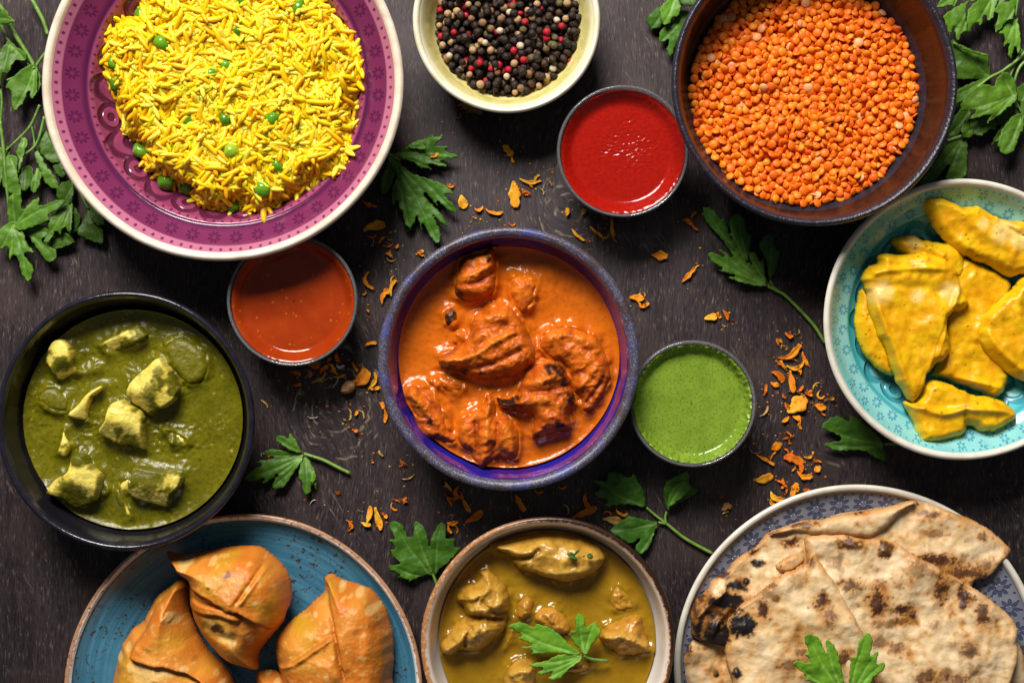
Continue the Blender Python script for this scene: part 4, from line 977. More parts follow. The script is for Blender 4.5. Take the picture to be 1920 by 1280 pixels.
# rice
Z1 = Z(0, 0, 2.4)
rice_poly = crom(W(Z1([(475,175),(505,100),(560,75),(620,20),(680,-60),(800,-130),(950,-160),(1130,-150),(1300,-100),(1430,-30),(1500,50),(1555,110),(1600,210),(1635,350),(1590,470),(1590,640),(1530,760),(1420,820),(1310,890),(1190,960),(1130,950),(1080,915),(1000,945),(880,920),(840,850),(700,795),(610,720),(640,680),(560,600),(500,430),(462,310)]), 110), 3, True)
rc = rice_poly.mean(0)
def bowl_floor(x, y):
    r = np.hypot(x-RICE_C[0], y-RICE_C[1]); return np.interp(r, [0, 90, 150, 190, 225, 248, 260], [20, 24, 38, 58, 86, 112, 118])
def rice_h(x, y):
    d, _ = polydist(np.column_stack([np.atleast_1d(x), np.atleast_1d(y)]), rice_poly); d = np.clip(d, 0, None)
    fl = bowl_floor(np.atleast_1d(x), np.atleast_1d(y))
    mound = 112+18*np.sqrt(np.clip(d/150, 0, 1))+fbm(np.atleast_1d(x), np.atleast_1d(y), 70, 2, 3)*11
    t = sstep(0, 34, d); return fl*(1-t)+mound*t+4
rice_protos = []
cols = [(0.86, 0.54, 0.003), (0.84, 0.48, 0.003), (0.87, 0.62, 0.008), (0.84, 0.43, 0.003), (0.88, 0.69, 0.05)]
for k in range(10):
    V_, F_ = capsule(48+rng.uniform(-15, 15), 4.8+rng.uniform(-.6, .7), rng.uniform(-.7, .7), seed=k); rice_protos.append((V_, F_, cols[k % 5]))
pts = []
lo, hi = rice_poly.min(0), rice_poly.max(0)
P = rng.uniform(lo, hi, (11000, 2)); d, _ = polydist(P, rice_poly); P = P[d > 3][:4100]; d = polydist(P, rice_poly)[0]
hz = rice_h(P[:, 0], P[:, 1]); e = 6.0
gx_ = (rice_h(P[:, 0]+e, P[:, 1])-rice_h(P[:, 0]-e, P[:, 1]))/(2*e); gy_ = (rice_h(P[:, 0], P[:, 1]+e)-rice_h(P[:, 0], P[:, 1]-e))/(2*e)
items = []
fl_ = bowl_floor(P[:, 0], P[:, 1]); clump = fbm(P[:, 0], P[:, 1], 60, 2, 9)*pi*2.2
for i in range(len(P)):
    a = clump[i]+rng.normal(0, 0.75); s_ = gx_[i]*cos(a)+gy_[i]*sin(a)
    lift = rng.uniform(-6, 6); tilt = -math.atan(np.clip(s_, -0.9, 0.9))+rng.normal(0, 0.22)
    items.append((P[i, 0], P[i, 1], max(hz[i]+lift, float(fl_[i])+4.5), rng.uniform(0, 6.28), tilt, a, rng.uniform(.88, 1.12), int(rng.integers(10)), lift+min(d[i], 30)*0.1+rng.uniform(0, 2)))
# rotation order: roll about own axis, then pitch, then yaw
rice_m = seed_mat('saffron_rice', 0.4, 0.18, 25, 0.2, 5, sss=0.7)
RMC = {}
def rm(a):
    k = round(a, 4)
    if k not in RMC: RMC[k] = rm0(a)
    return RMC[k]
def rm0(a):
    dirv = np.array([[cos(a), sin(a)]]); r = 40.0
    for r in range(60, 330, 4):
        q = rc+dirv[0]*r
        if polydist(q[None], rice_poly)[0][0] < 6: break
    return r-4
core = mound_core(rc, None, rice_h, rm, (0.74, 0.40, 0.005), 60)  # orange core colour stands in for the shade between grains
core = (core[0]-np.array([0, 0, 0]), core[1], core[2])
pile('rice_grain', 'loose top grains of yellow rice', 'rice_mound', 'heap of yellow saffron rice in the purple bowl', 'rice', rc, rice_protos, items, rice_m,
     ['yellow saffron rice grain lying on top of the rice heap']*10, core)
# peas
pea_m = seed_mat('green_pea_skin', 0.25, 0.4, 18, 1.2, 9, coat=0.3)
pea_pos = [(620,55,35),(735,200,38),(1078,145,28),(1345,40,38),(510,280,32),(510,365,38),(958,345,32),(1020,300,28),(1015,540,30),(1232,540,38),(610,660,38),(1043,685,37),(1250,745,30),(1005,800,28),(820,825,38),(725,808,36),(1182,850,40),(1090,10,22),(970,45,22),(790,670,25),(910,450,22),(1030,920,18),(1200,600,20),(845,545,22)]
pm = []
for k, c in enumerate([(0.085, 0.235, 0.008), (0.11, 0.28, 0.010), (0.060, 0.185, 0.006), (0.26, 0.40, 0.02)]):
    V_, F_ = ball(1.0, 28, 20, 0.10, 0.22, k+3, 3.4); pm.append(mesh('pea', V_, F_, np.tile(c, (len(V_), 1))))
for k, (u, v, r) in enumerate(pea_pos):
    u, v = Z1([(u, v)])[0]; r = r/2.4*1.10; x, y = W1(u, v, 126); hh = float(rice_h(x, y)[0])
    rr_ = max(r, 13.0)
    pr = 3 if k == 11 else k % 3
    zz = max(hh+(1.0 if r > 13 else -1.0), float(bowl_floor(np.array([x]), np.array([y]))[0])+rr_*0.8)
    o = put('pea', pm[pr], pea_m, None, (x, y, zz), (k*1.3, k*0.7, k*2.1), cat='pea', group='green peas in the yellow rice',
            label='pale yellowish green pea among the yellow rice' if pr == 3 else 'round green pea nestled in the yellow rice'); o.scale = (rr_*(0.94+0.03*(k % 4)), rr_*(1.02-0.03*(k % 3)), rr_*0.92)

# lentils
len_protos = []
lc = [(0.82, 0.165, 0.006), (0.84, 0.20, 0.008), (0.78, 0.140, 0.005), (0.84, 0.24, 0.012), (0.74, 0.115, 0.005), (0.78, 0.33, 0.13)]
for k in range(6): V_, F_ = lens(7.8+0.5*(k % 3), 3.3+0.4*(k % 2)); len_protos.append((V_, F_, lc[k]))
LZ = 84
def dart(n, R, dmin, c, rng):
    cell = dmin/1.4142; g = {}; out = []
    for _ in range(n):
        a = rng.uniform(0, 2*pi); r = R*math.sqrt(rng.uniform()); p = (r*cos(a), r*sin(a)); k = (int(p[0]//cell), int(p[1]//cell))
        if all((q[0]-p[0])**2+(q[1]-p[1])**2 >= dmin*dmin for dx in (-2, -1, 0, 1, 2) for dy in (-2, -1, 0, 1, 2) for q in g.get((k[0]+dx, k[1]+dy), ())):
            g.setdefault(k, []).append(p); out.append((p[0]+c[0], p[1]+c[1]))
    return out
items = []
def lent_h(x, y): return LZ+fbm(np.array([x]), np.array([y]), 90, 2, 44)[0]*10
for layer, (n, dm, dz) in enumerate(((26000, 9.0, -6), (26000, 10.0, 0), (20000, 13.6, 4.5))):
    for (x, y) in dart(n, 205, dm, LEN_C, rng):
        tl = 0.55 if layer < 2 else 0.42
        pr = int(rng.choice(6, p=[.25, .25, .2, .17, .11, .02]))
        items.append((x, y, lent_h(x, y)+dz+rng.uniform(-1.5, 1.5), rng.normal(0, tl), rng.normal(0, tl), rng.uniform(0, 6.28), rng.uniform(.86, 1.08), pr, dz+rng.uniform(0, 3)))
lent_m = seed_mat('orange_lentil_skin', 0.45, 0.25, 20, 0.3, 4, sss=0.2)
nr = 24; Vc = [(0, 0, LZ-9)]+[(205*i/nr*cos(s/60*2*pi), 205*i/nr*sin(s/60*2*pi), LZ-9) for i in range(1, nr+1) for s in range(60)]
Fc = [(0, 1+s, 1+(s+1) % 60) for s in range(60)]+[(1+i*60+s, 1+(i+1)*60+s, 1+(i+1)*60+(s+1) % 60, 1+i*60+(s+1) % 60) for i in range(nr-1) for s in range(60)]
pile('lentil', 'loose top lentils in the black bowl', 'lentil_heap', 'heap of split orange lentils filling the black bowl', 'lentils', LEN_C, len_protos, items, lent_m,
     ['orange lentil lying on top of the lentil heap']*5+['pale pinkish lentil lying on top of the orange lentil heap'], (np.array(Vc, float), Fc, np.tile((0.45, 0.08, 0.006), (len(Vc), 1))))

# peppercorns
pp = []; plab = []
spec = [((0.020, 0.012, 0.009), .16, 'wrinkled black peppercorn in the cream bowl', .30), ((0.030, 0.017, 0.012), .18, 'wrinkled black peppercorn in the cream bowl', .24),
        ((0.052, 0.026, 0.014), .14, 'dark brown peppercorn in the cream bowl', .12), ((0.42, 0.26, 0.13), .03, 'pale tan peppercorn in the cream bowl', .10),
        ((0.55, 0.45, 0.32), .03, 'cream white peppercorn in the cream bowl', .05), ((0.40, 0.010, 0.022), .07, 'glossy pink red peppercorn in the cream bowl', .09),
        ((0.115, 0.088, 0.035), .10, 'dull olive green peppercorn in the cream bowl', .05), ((0.22, 0.115, 0.055), .05, 'light brown peppercorn in the cream bowl', .05)]
for k, (c, ro, lb, pb) in enumerate(spec): V_, F_ = ball(7.8, 16, 12, ro*(1.7 if ro > .09 else 1), 0.06, k*5+2, 4.6 if ro > .09 else 3.0); pp.append((V_, F_, c)); plab.append(lb)
items = []
pc = W1(953, 44, 66)
def pep_h(x, y):
    r = math.hypot(x-pc[0], y-pc[1]); return 62+12*(1-(r/135)**2)+fbm(np.array([x]), np.array([y]), 50, 2, 4)[0]*7
for layer, (n, dm, dz) in enumerate(((9000, 12.5, -10), (9000, 13.2, 0), (2500, 24, 8))):
    for (x, y) in dart(n, 133-layer*4+rng.uniform(-1, 1), dm, pc, rng):
        pr = int(rng.choice(8, p=[s[3] for s in spec]))
        sc = rng.uniform(.82, 1.12)*(0.88 if pr in (3, 4, 5) else 1.0)
        items.append((x, y, pep_h(x, y)+dz+rng.uniform(-1, 1), rng.uniform(0, 6), rng.uniform(0, 6), rng.uniform(0, 6), sc, pr, dz+(0.5 if y < pc[1]+90 else -3)+rng.uniform(0, 1.5)))
pep_m = seed_mat('peppercorn_skin', 0.42, 0.6, 6, 2.2, 3.0)
Vc = [(0, 0, 58)]+[(128*i/10*cos(s/48*2*pi), 128*i/10*sin(s/48*2*pi), 58-i*1.0) for i in range(1, 11) for s in range(48)]
Fc = [(0, 1+s, 1+(s+1) % 48) for s in range(48)]+[(1+i*48+s, 1+(i+1)*48+s, 1+(i+1)*48+(s+1) % 48, 1+i*48+(s+1) % 48) for i in range(9) for s in range(48)]
pile('peppercorn', 'mixed peppercorns in the cream bowl', 'peppercorn_heap', 'heap of mixed peppercorns beneath the top layer in the cream bowl', 'peppercorns', pc, pp, items, pep_m, plab,
     (np.array(Vc, float), Fc, np.tile((0.012, 0.008, 0.006), (len(Vc), 1))))

# ------------------------------------------------------------------ parsley
def leaf_mat():
    M = Mat('parsley_leaf', 0.48); M.b.inputs['Specular IOR Level'].default_value = 0.25
    n = M.noise(26, 3); c = M.mix(M.col(), (0.012, 0.04, 0.004), n.sm(0.45, 0.75)*0.35)
    M.base(c); M.bump(M.noise(7, 3)*0.6+M.noise(20, 2), 0.9)
    M.b.inputs['Transmission Weight'].default_value = 0.0
    return M.m
leaf_m = leaf_mat()
def stem_mat():
    M = Mat('parsley_stem', 0.4); c = M.mix((0.085, 0.19, 0.020), (0.15, 0.27, 0.04), M.noise(20, 2).sm(0.4, 0.6)); M.base(c); M.bump(M.noise(6, 2), 0.5); return M.m
stem_m = stem_mat()
LG = (0.050, 0.140, 0.009)
def softcut(p):
    out = []
    for i in range(len(p)):
        a, b, c = p[i-1], p[i], p[(i+1) % len(p)]; out += [b+(a-b)*0.16, b+(c-b)*0.16]
    return np.array(out)
def lobed(p, b, k=0.16):
    """deepen the notches between the lobes of a traced outline"""
    ar = np.sign(np.sum(p[:, 0]*np.roll(p[:, 1], -1)-p[:, 1]*np.roll(p[:, 0], -1))); q = p.copy(); rd = np.hypot(*(p-b).T); L = rd.max()
    for i in range(len(p)):
        a, c, d = p[i-1], p[i], p[(i+1) % len(p)]; cr = ((c-a)[0]*(d-c)[1]-(c-a)[1]*(d-c)[0])*ar
        if rd[i] > 0.3*L:
            if cr < 0: q[i] = c+(b-c)*k
            elif rd[i] >= rd[i-1] and rd[i] >= rd[(i+1) % len(p)]: q[i] = c+(c-b)*0.04
    return q
def toothed(p, step=7.0, amp=0.75):
    c = softcut(p); q = np.vstack([c, c[:1]]); L = np.concatenate([[0], np.cumsum(np.hypot(*np.diff(q, axis=0).T))])
    n = max(int(L[-1]/step)//2*2, 16); t = np.arange(n)/n*L[-1]
    r = np.stack([np.interp(t, L, q[:, 0]), np.interp(t, L, q[:, 1])], 1)
    tv = np.roll(r, -1, 0)-np.roll(r, 1, 0); tv /= np.linalg.norm(tv, axis=1)[:, None]+1e-9
    ar = np.sum(r[:, 0]*np.roll(r[:, 1], -1)-r[:, 1]*np.roll(r[:, 0], -1))
    off = np.where(np.arange(n) % 2 == 0, amp, -amp)*np.sign(ar)
    return r+np.stack([tv[:, 1], -tv[:, 0]], 1)*off[:, None]
def leaflet(parent, outline, base, z, tone=1.0, warm=0.0, curl=6.0, seed=0, tip=0.0):
    ww = W(outline, z); b = W([base], z)[0]; poly = toothed(lobed(ww, b))
    P, Q, d = fill(poly, 2.0)
    raw = W(outline, z); rd = np.hypot(*(raw-b).T); n = len(raw); L = rd.max()
    tips = [raw[i] for i in range(n) if rd[i] >= rd[i-1] and rd[i] >= rd[(i+1) % n] and rd[i] > 0.3*L]
    vein = np.full(len(P), 1e9)
    for t in tips:
        dd, tt = linedist(P, np.array([b, b+(t-b)*0.55+np.array([-(t-b)[1], (t-b)[0]])*0.03, b+(t-b)*0.93])); vein = np.minimum(vein, dd*(0.8+tt*1.2))
    x, y = P.T; s = np.hypot(x-b[0], y-b[1])/L
    zz = z+curl*np.sin(np.clip(s, 0, 1.2)*2.2)+fbm(x, y, 45, 2, seed)*curl*0.9+tip*s*s
    v = np.exp(-(vein/2.2)**2)*np.clip(1.15-s, 0.1, 1)
    zz = zz-v*1.6+np.clip(vein, 0, 12)*0.10+fbm(x, y, 12, 2, seed+2)*1.4
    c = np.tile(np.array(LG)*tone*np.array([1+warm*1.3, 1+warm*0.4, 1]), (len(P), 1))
    c = mixc(c, np.array((0.17, 0.31, 0.06))*tone, v*0.75); c = mixc(c, np.array((0.02, 0.08, 0.008))*tone, np.clip(fbm(x, y, 30, 2, seed+5), 0, 1)*0.7)
    zz = np.maximum(zz, 2.0)
    under = mixc(c, np.array((0.09, 0.17, 0.05))*tone, np.full(len(c), .5))
    V_, F_, C_ = two_sided(P, Q, zz+0.7, zz-0.7, c, under)
    org = np.array(parent.location)/S
    return put('leaflet', mesh('leaflet', V_-org, F_, C_), leaf_m, parent, (0, 0, 0))
def stem(parent, pts, z, r0=3.2, r1=2.2, seed=0):
    pz = [p[2] if len(p) > 2 else z for p in pts]
    xy = np.array([W([(p[0], p[1])], zz)[0] for p, zz in zip(pts, pz)])
    p3 = crom(np.column_stack([xy, pz]), 5) if False else None
    line = crom(xy, 6); zs = np.interp(np.linspace(0, 1, len(line)), np.linspace(0, 1, len(pz)), pz)
    seg = 8; V_ = []; F_ = []; n = len(line); tg = np.gradient(line, axis=0); tg /= np.linalg.norm(tg, axis=1)[:, None]+1e-9
    for i in range(n):
        r = r0+(r1-r0)*i/(n-1); nx_, ny_ = -tg[i, 1], tg[i, 0]
        for s in range(seg):
            a = s/seg*2*pi; V_.append((line[i, 0]+nx_*r*cos(a), line[i, 1]+ny_*r*cos(a), zs[i]+r*sin(a)))
    for i in range(n-1):
        for s in range(seg): F_.append((i*seg+s, i*seg+(s+1) % seg, (i+1)*seg+(s+1) % seg, (i+1)*seg+s))
    F_.append(tuple(range(seg))[::-1]); F_.append(tuple(range((n-1)*seg, n*seg)))
    org = np.array(parent.location)/S
    put('stem', mesh('stem', np.array(V_)-org, F_), stem_m, parent)
def sprig(label, leaves, stems, zf, group='parsley on the table'):
    """leaves: (zoom, outline, base, z, tone, warm, curl, tip)"""
    b = zf([leaves[0][1]])[0]; x, y = W1(b[0], b[1], leaves[0][2])
    root = empty('parsley_sprig', (x, y, 0), label=label, cat='parsley', group=group)
    for i, (ol, bs, z, tone, warm, curl, tip) in enumerate(leaves):
        leaflet(root, zf(ol), zf([bs])[0], z, tone, warm, curl, int(b[0])+i*17, tip)
    for st in stems: stem(root, zf(st[0]), *st[1:])
ZG = Z(680, 230, 4.2675); ZH = Z(460, 640, 3.556); ZI = Z(700, 880, 2.909); ZJ = Z(1040, 360, 3.6923); ZK = Z(1220, 0, 2.743); ZL = Z(0, 0, 2.2875); ZM = Z(1700, 0, 3.5545)
sprig('broad parsley sprig poking out beside the purple rice bowl', [
 ([(200,240),(300,320),(380,400),(460,450),(560,460),(640,490),(700,530),(750,585),(720,630),(745,670),(740,715),(690,710),(650,680),(620,695),(590,660),(520,580),(540,630),(600,710),(650,750),(675,820),(630,815),(600,790),(620,850),(625,910),(600,955),(555,945),(530,890),(480,885),(460,820),(450,740),(440,680),(435,760),(420,800),(375,840),(340,825),(335,760),(305,740),(290,660),(250,670),(235,620),(250,540),(260,480),(280,420),(230,350),(200,300)], (200,245), 12, 1.0, 0, 7, 4),
 ([(210,260),(240,330),(290,400),(330,470),(340,420),(270,440),(240,500),(210,550),(160,570),(140,500),(140,450),(180,400),(200,330)], (210,250), 6, 0.75, 0, 4, 0),
 ([(200,240),(260,250),(330,200),(420,150),(520,130),(550,100),(580,85),(610,110),(635,100),(640,140),(625,185),(715,195),(720,225),(760,270),(755,290),(720,300),(725,325),(670,320),(680,350),(640,360),(600,350),(560,350),(565,380),(520,385),(490,390),(460,350),(400,320),(320,290),(260,270)], (200,242), 14, 0.95, 0, 8, 4),
 ([(330,200),(420,150),(520,130),(500,170),(530,205),(480,222),(400,210)], (330,200), 26, 1.5, 0.1, 4, 0)], [([(120,190,16),(200,243,14),(300,300,14)], 14, 3.4, 2.2)], ZG)
sprig('single parsley leaf with cut stem between spinach bowl and blue plate', [
 ([(400,755),(360,830),(320,890),(300,920),(270,965),(225,980),(185,970),(190,930),(215,885),(160,930),(115,945),(100,920),(65,930),(5,910),(30,860),(80,830),(70,795),(130,785),(180,775),(135,755),(140,720),(180,710),(260,725),(320,735)], (400,755), 10, 1.0, 0.1, 7, 3),
 ([(400,750),(320,735),(260,700),(215,670),(205,635),(250,620),(280,635),(295,600),(340,650),(365,710)], (400,752), 12, 1.0, 0.1, 6, 3),
 ([(400,755),(430,790),(455,830),(475,880),(480,985),(450,970),(445,1000),(410,1020),(385,990),(375,940),(355,930),(360,870),(370,810)], (400,756), 9, 0.95, 0.05, 6, 3),
 ([(450,840),(475,880),(470,930),(440,945),(430,900)], (450,840), 18, 1.5, 0.2, 3, 0)], [([(390,748),(430,760),(520,790),(610,835),(695,877)], 9, 3.0, 3.4)], ZH)
sprig('fan shaped parsley leaf beside the soup bowl rim', [
 ([(340,605),(310,570),(290,575),(240,590),(190,612),(170,595),(130,585),(120,560),(95,550),(90,520),(130,495),(105,470),(90,430),(90,395),(75,370),(90,340),(85,310),(110,285),(160,290),(165,330),(200,310),(225,285),(265,290),(290,320),(300,370),(305,425),(312,370),(340,320),(370,285),(400,300),(405,340),(450,360),(460,390),(490,415),(460,450),(420,490),(380,530),(345,560)], (338,600), 12, 0.85, 0.0, 8, 4)], [([(320,560),(340,610),(352,660)], 10, 2.4, 3.0)], ZI)
sprig('branching parsley sprig lying between green cup and floral plate', [
 ([(1490,210),(1430,195),(1350,185),(1270,200),(1250,185),(1260,160),(1220,150),(1195,120),(1200,80),(1190,50),(1240,35),(1270,10),(1330,0),(1380,20),(1420,10),(1440,50),(1465,90),(1480,140)], (1490,208), 10, 0.75, -0.1, 6, 2),
 ([(1600,228),(1588,170),(1580,100),(1600,50),(1660,20),(1720,10),(1740,50),(1780,110),(1740,140),(1700,160),(1650,190)], (1600,228), 12, 0.85, 0.0, 6, 3),
 ([(1600,220),(1605,150),(1640,80),(1700,60),(1735,100),(1700,140),(1650,180)], (1600,224), 22, 1.25, 0.1, 3, 0),
 ([(1560,285),(1530,350),(1510,410),(1475,458),(1450,455),(1420,420),(1470,360),(1400,410),(1340,370),(1290,330),(1330,290),(1390,245),(1450,265)], (1560,287), 10, 0.8, -0.1, 6, 2)], [([(1490,207),(1540,250),(1600,295),(1700,375),(1850,458)], 8, 2.2, 3.4), ([(1600,228),(1592,260),(1597,292)], 9, 2.0, 2.4), ([(1555,287),(1600,296)], 8, 2.0, 2.4)], ZI)
sprig('long stemmed parsley sprig shaded by the lentil bowl', [
 ([(1475,660),(1400,650),(1330,640),(1260,620),(1190,590),(1240,575),(1160,555),(1115,540),(1130,515),(1080,485),(1065,430),(1100,420),(1140,430),(1130,400),(1170,410),(1200,440),(1210,395),(1250,410),(1320,470),(1365,525),(1340,450),(1345,420),(1390,415),(1415,460),(1445,450),(1450,520),(1460,590)], (1475,655), 16, 1.15, 0.15, 5, 3),
 ([(1340,490),(1280,460),(1200,400),(1130,310),(1060,230),(1030,180),(1030,120),(1070,105),(1110,130),(1130,170),(1160,150),(1190,220),(1210,300),(1222,372),(1200,200),(1260,150),(1310,180),(1330,240),(1370,290),(1350,400)], (1340,490), 8, 0.8, -0.1, 5, 2),
 ([(1490,615),(1470,520),(1450,440),(1400,380),(1440,300),(1500,290),(1540,370),(1560,400),(1540,500),(1520,570)], (1492,615), 9, 0.75, -0.1, 6, 2)], [([(1470,650),(1530,680),(1600,720),(1720,840),(1800,930),(1872,1045)], 9, 2.6, 3.4), ([(1492,615),(1510,650),(1550,690)], 8, 2.0, 2.4), ([(1340,490),(1420,560),(1490,655)], 7, 1.8, 2.2)], ZJ)
sprig('parsley leaf half hidden under the turquoise bowl rim', [
 ([(90,1100),(120,1060),(160,1045),(185,1060),(200,1040),(250,1060),(300,1100),(350,1150),(375,1250),(320,1230),(250,1200),(150,1200),(95,1170),(140,1150),(125,1125)], (380,1180), 10, 0.85, 0.0, 6, 2)], [([(360,1170),(420,1170)], 8, 2.6, 2.6)], ZC_)
sprig('parsley leaves peeping out at the top of lentil bowl', [
 ([(0,150),(-30,110),(0,70),(50,30),(80,60),(60,140),(30,155)], (90,20), 10, 0.85, 0.0, 5, 2),
 ([(45,160),(100,120),(160,50),(200,60),(190,120),(170,170),(150,215),(125,250),(105,300),(75,262),(85,230),(45,225)], (190,60), 10, 1.1, 0.0, 6, 2),
 ([(40,50),(75,10),(120,-30),(160,0),(155,50),(140,95),(110,110),(95,135),(65,130),(50,100)], (130,-20), 24, 1.45, 0.15, 5, 2),
 ([(130,-40),(200,-40),(240,10),(220,35),(150,30)], (180,-40), 30, 0.7, 0.0, 5, 0)], [([(90,20),(160,-20),(240,-60)], 14, 2.6, 3.0)], ZK)
def Lf(ol, bs, z, tone=1.0, warm=0.25, curl=7, tip=2, k=1.18):
    cx = sum(p[0] for p in ol)/len(ol); cy = sum(p[1] for p in ol)/len(ol)
    return ([(cx+(p[0]-cx)*k, cy+(p[1]-cy)*k) for p in ol], bs, z, tone, warm, curl, tip)
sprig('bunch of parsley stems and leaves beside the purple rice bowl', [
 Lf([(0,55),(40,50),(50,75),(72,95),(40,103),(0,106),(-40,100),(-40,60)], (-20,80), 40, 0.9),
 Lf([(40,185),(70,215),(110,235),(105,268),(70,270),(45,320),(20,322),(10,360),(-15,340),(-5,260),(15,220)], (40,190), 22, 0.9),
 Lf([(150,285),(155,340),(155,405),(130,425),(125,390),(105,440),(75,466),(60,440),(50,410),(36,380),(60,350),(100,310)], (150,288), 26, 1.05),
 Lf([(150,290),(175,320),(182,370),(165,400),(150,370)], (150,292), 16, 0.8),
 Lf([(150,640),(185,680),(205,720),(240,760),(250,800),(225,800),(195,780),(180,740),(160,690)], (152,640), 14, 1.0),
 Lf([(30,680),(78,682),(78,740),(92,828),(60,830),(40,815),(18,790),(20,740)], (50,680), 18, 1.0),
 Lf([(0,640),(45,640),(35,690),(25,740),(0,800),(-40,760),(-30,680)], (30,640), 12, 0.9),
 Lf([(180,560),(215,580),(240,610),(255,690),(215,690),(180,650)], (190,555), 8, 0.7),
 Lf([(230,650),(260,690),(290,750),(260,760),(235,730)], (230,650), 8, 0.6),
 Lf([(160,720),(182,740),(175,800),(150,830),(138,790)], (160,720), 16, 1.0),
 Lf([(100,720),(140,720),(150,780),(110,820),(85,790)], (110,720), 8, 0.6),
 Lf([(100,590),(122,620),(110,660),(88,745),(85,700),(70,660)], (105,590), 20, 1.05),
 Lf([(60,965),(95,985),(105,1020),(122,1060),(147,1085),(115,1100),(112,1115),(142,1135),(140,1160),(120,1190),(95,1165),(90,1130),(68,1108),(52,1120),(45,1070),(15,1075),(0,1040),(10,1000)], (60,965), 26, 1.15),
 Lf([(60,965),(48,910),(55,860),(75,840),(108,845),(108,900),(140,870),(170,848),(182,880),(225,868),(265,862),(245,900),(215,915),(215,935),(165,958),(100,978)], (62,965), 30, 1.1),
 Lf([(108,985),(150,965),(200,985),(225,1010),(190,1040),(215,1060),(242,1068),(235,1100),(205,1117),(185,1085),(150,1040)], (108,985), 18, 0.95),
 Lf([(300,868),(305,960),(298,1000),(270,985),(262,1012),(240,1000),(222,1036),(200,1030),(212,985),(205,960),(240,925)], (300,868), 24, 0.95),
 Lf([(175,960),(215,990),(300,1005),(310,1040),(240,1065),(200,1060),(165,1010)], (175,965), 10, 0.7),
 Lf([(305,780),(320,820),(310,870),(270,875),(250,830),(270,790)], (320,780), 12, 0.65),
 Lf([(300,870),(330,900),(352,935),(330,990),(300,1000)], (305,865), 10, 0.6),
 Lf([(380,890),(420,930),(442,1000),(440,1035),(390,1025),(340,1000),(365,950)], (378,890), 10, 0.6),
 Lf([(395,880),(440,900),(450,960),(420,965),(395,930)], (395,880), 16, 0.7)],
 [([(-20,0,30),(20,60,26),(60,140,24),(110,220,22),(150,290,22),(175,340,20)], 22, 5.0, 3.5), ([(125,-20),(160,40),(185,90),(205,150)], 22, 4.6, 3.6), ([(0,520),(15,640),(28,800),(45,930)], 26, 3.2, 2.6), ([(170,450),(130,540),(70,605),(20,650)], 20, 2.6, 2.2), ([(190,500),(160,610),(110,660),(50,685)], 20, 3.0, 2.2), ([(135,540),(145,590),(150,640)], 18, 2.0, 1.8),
  ([(150,290),(185,240),(220,200)], 22, 3.2, 2.6), ([(310,780),(312,840),(300,870)], 18, 2.2, 2.0), ([(330,800),(360,860),(380,895)], 12, 2.6, 2.2), ([(0,100),(40,180),(100,260),(160,300)], 16, 3.2, 2.6), ([(0,370),(8,440),(0,540)], 20, 2.6, 2.4), ([(30,345),(90,320),(150,288)], 26, 2.0, 2.2)], ZL)
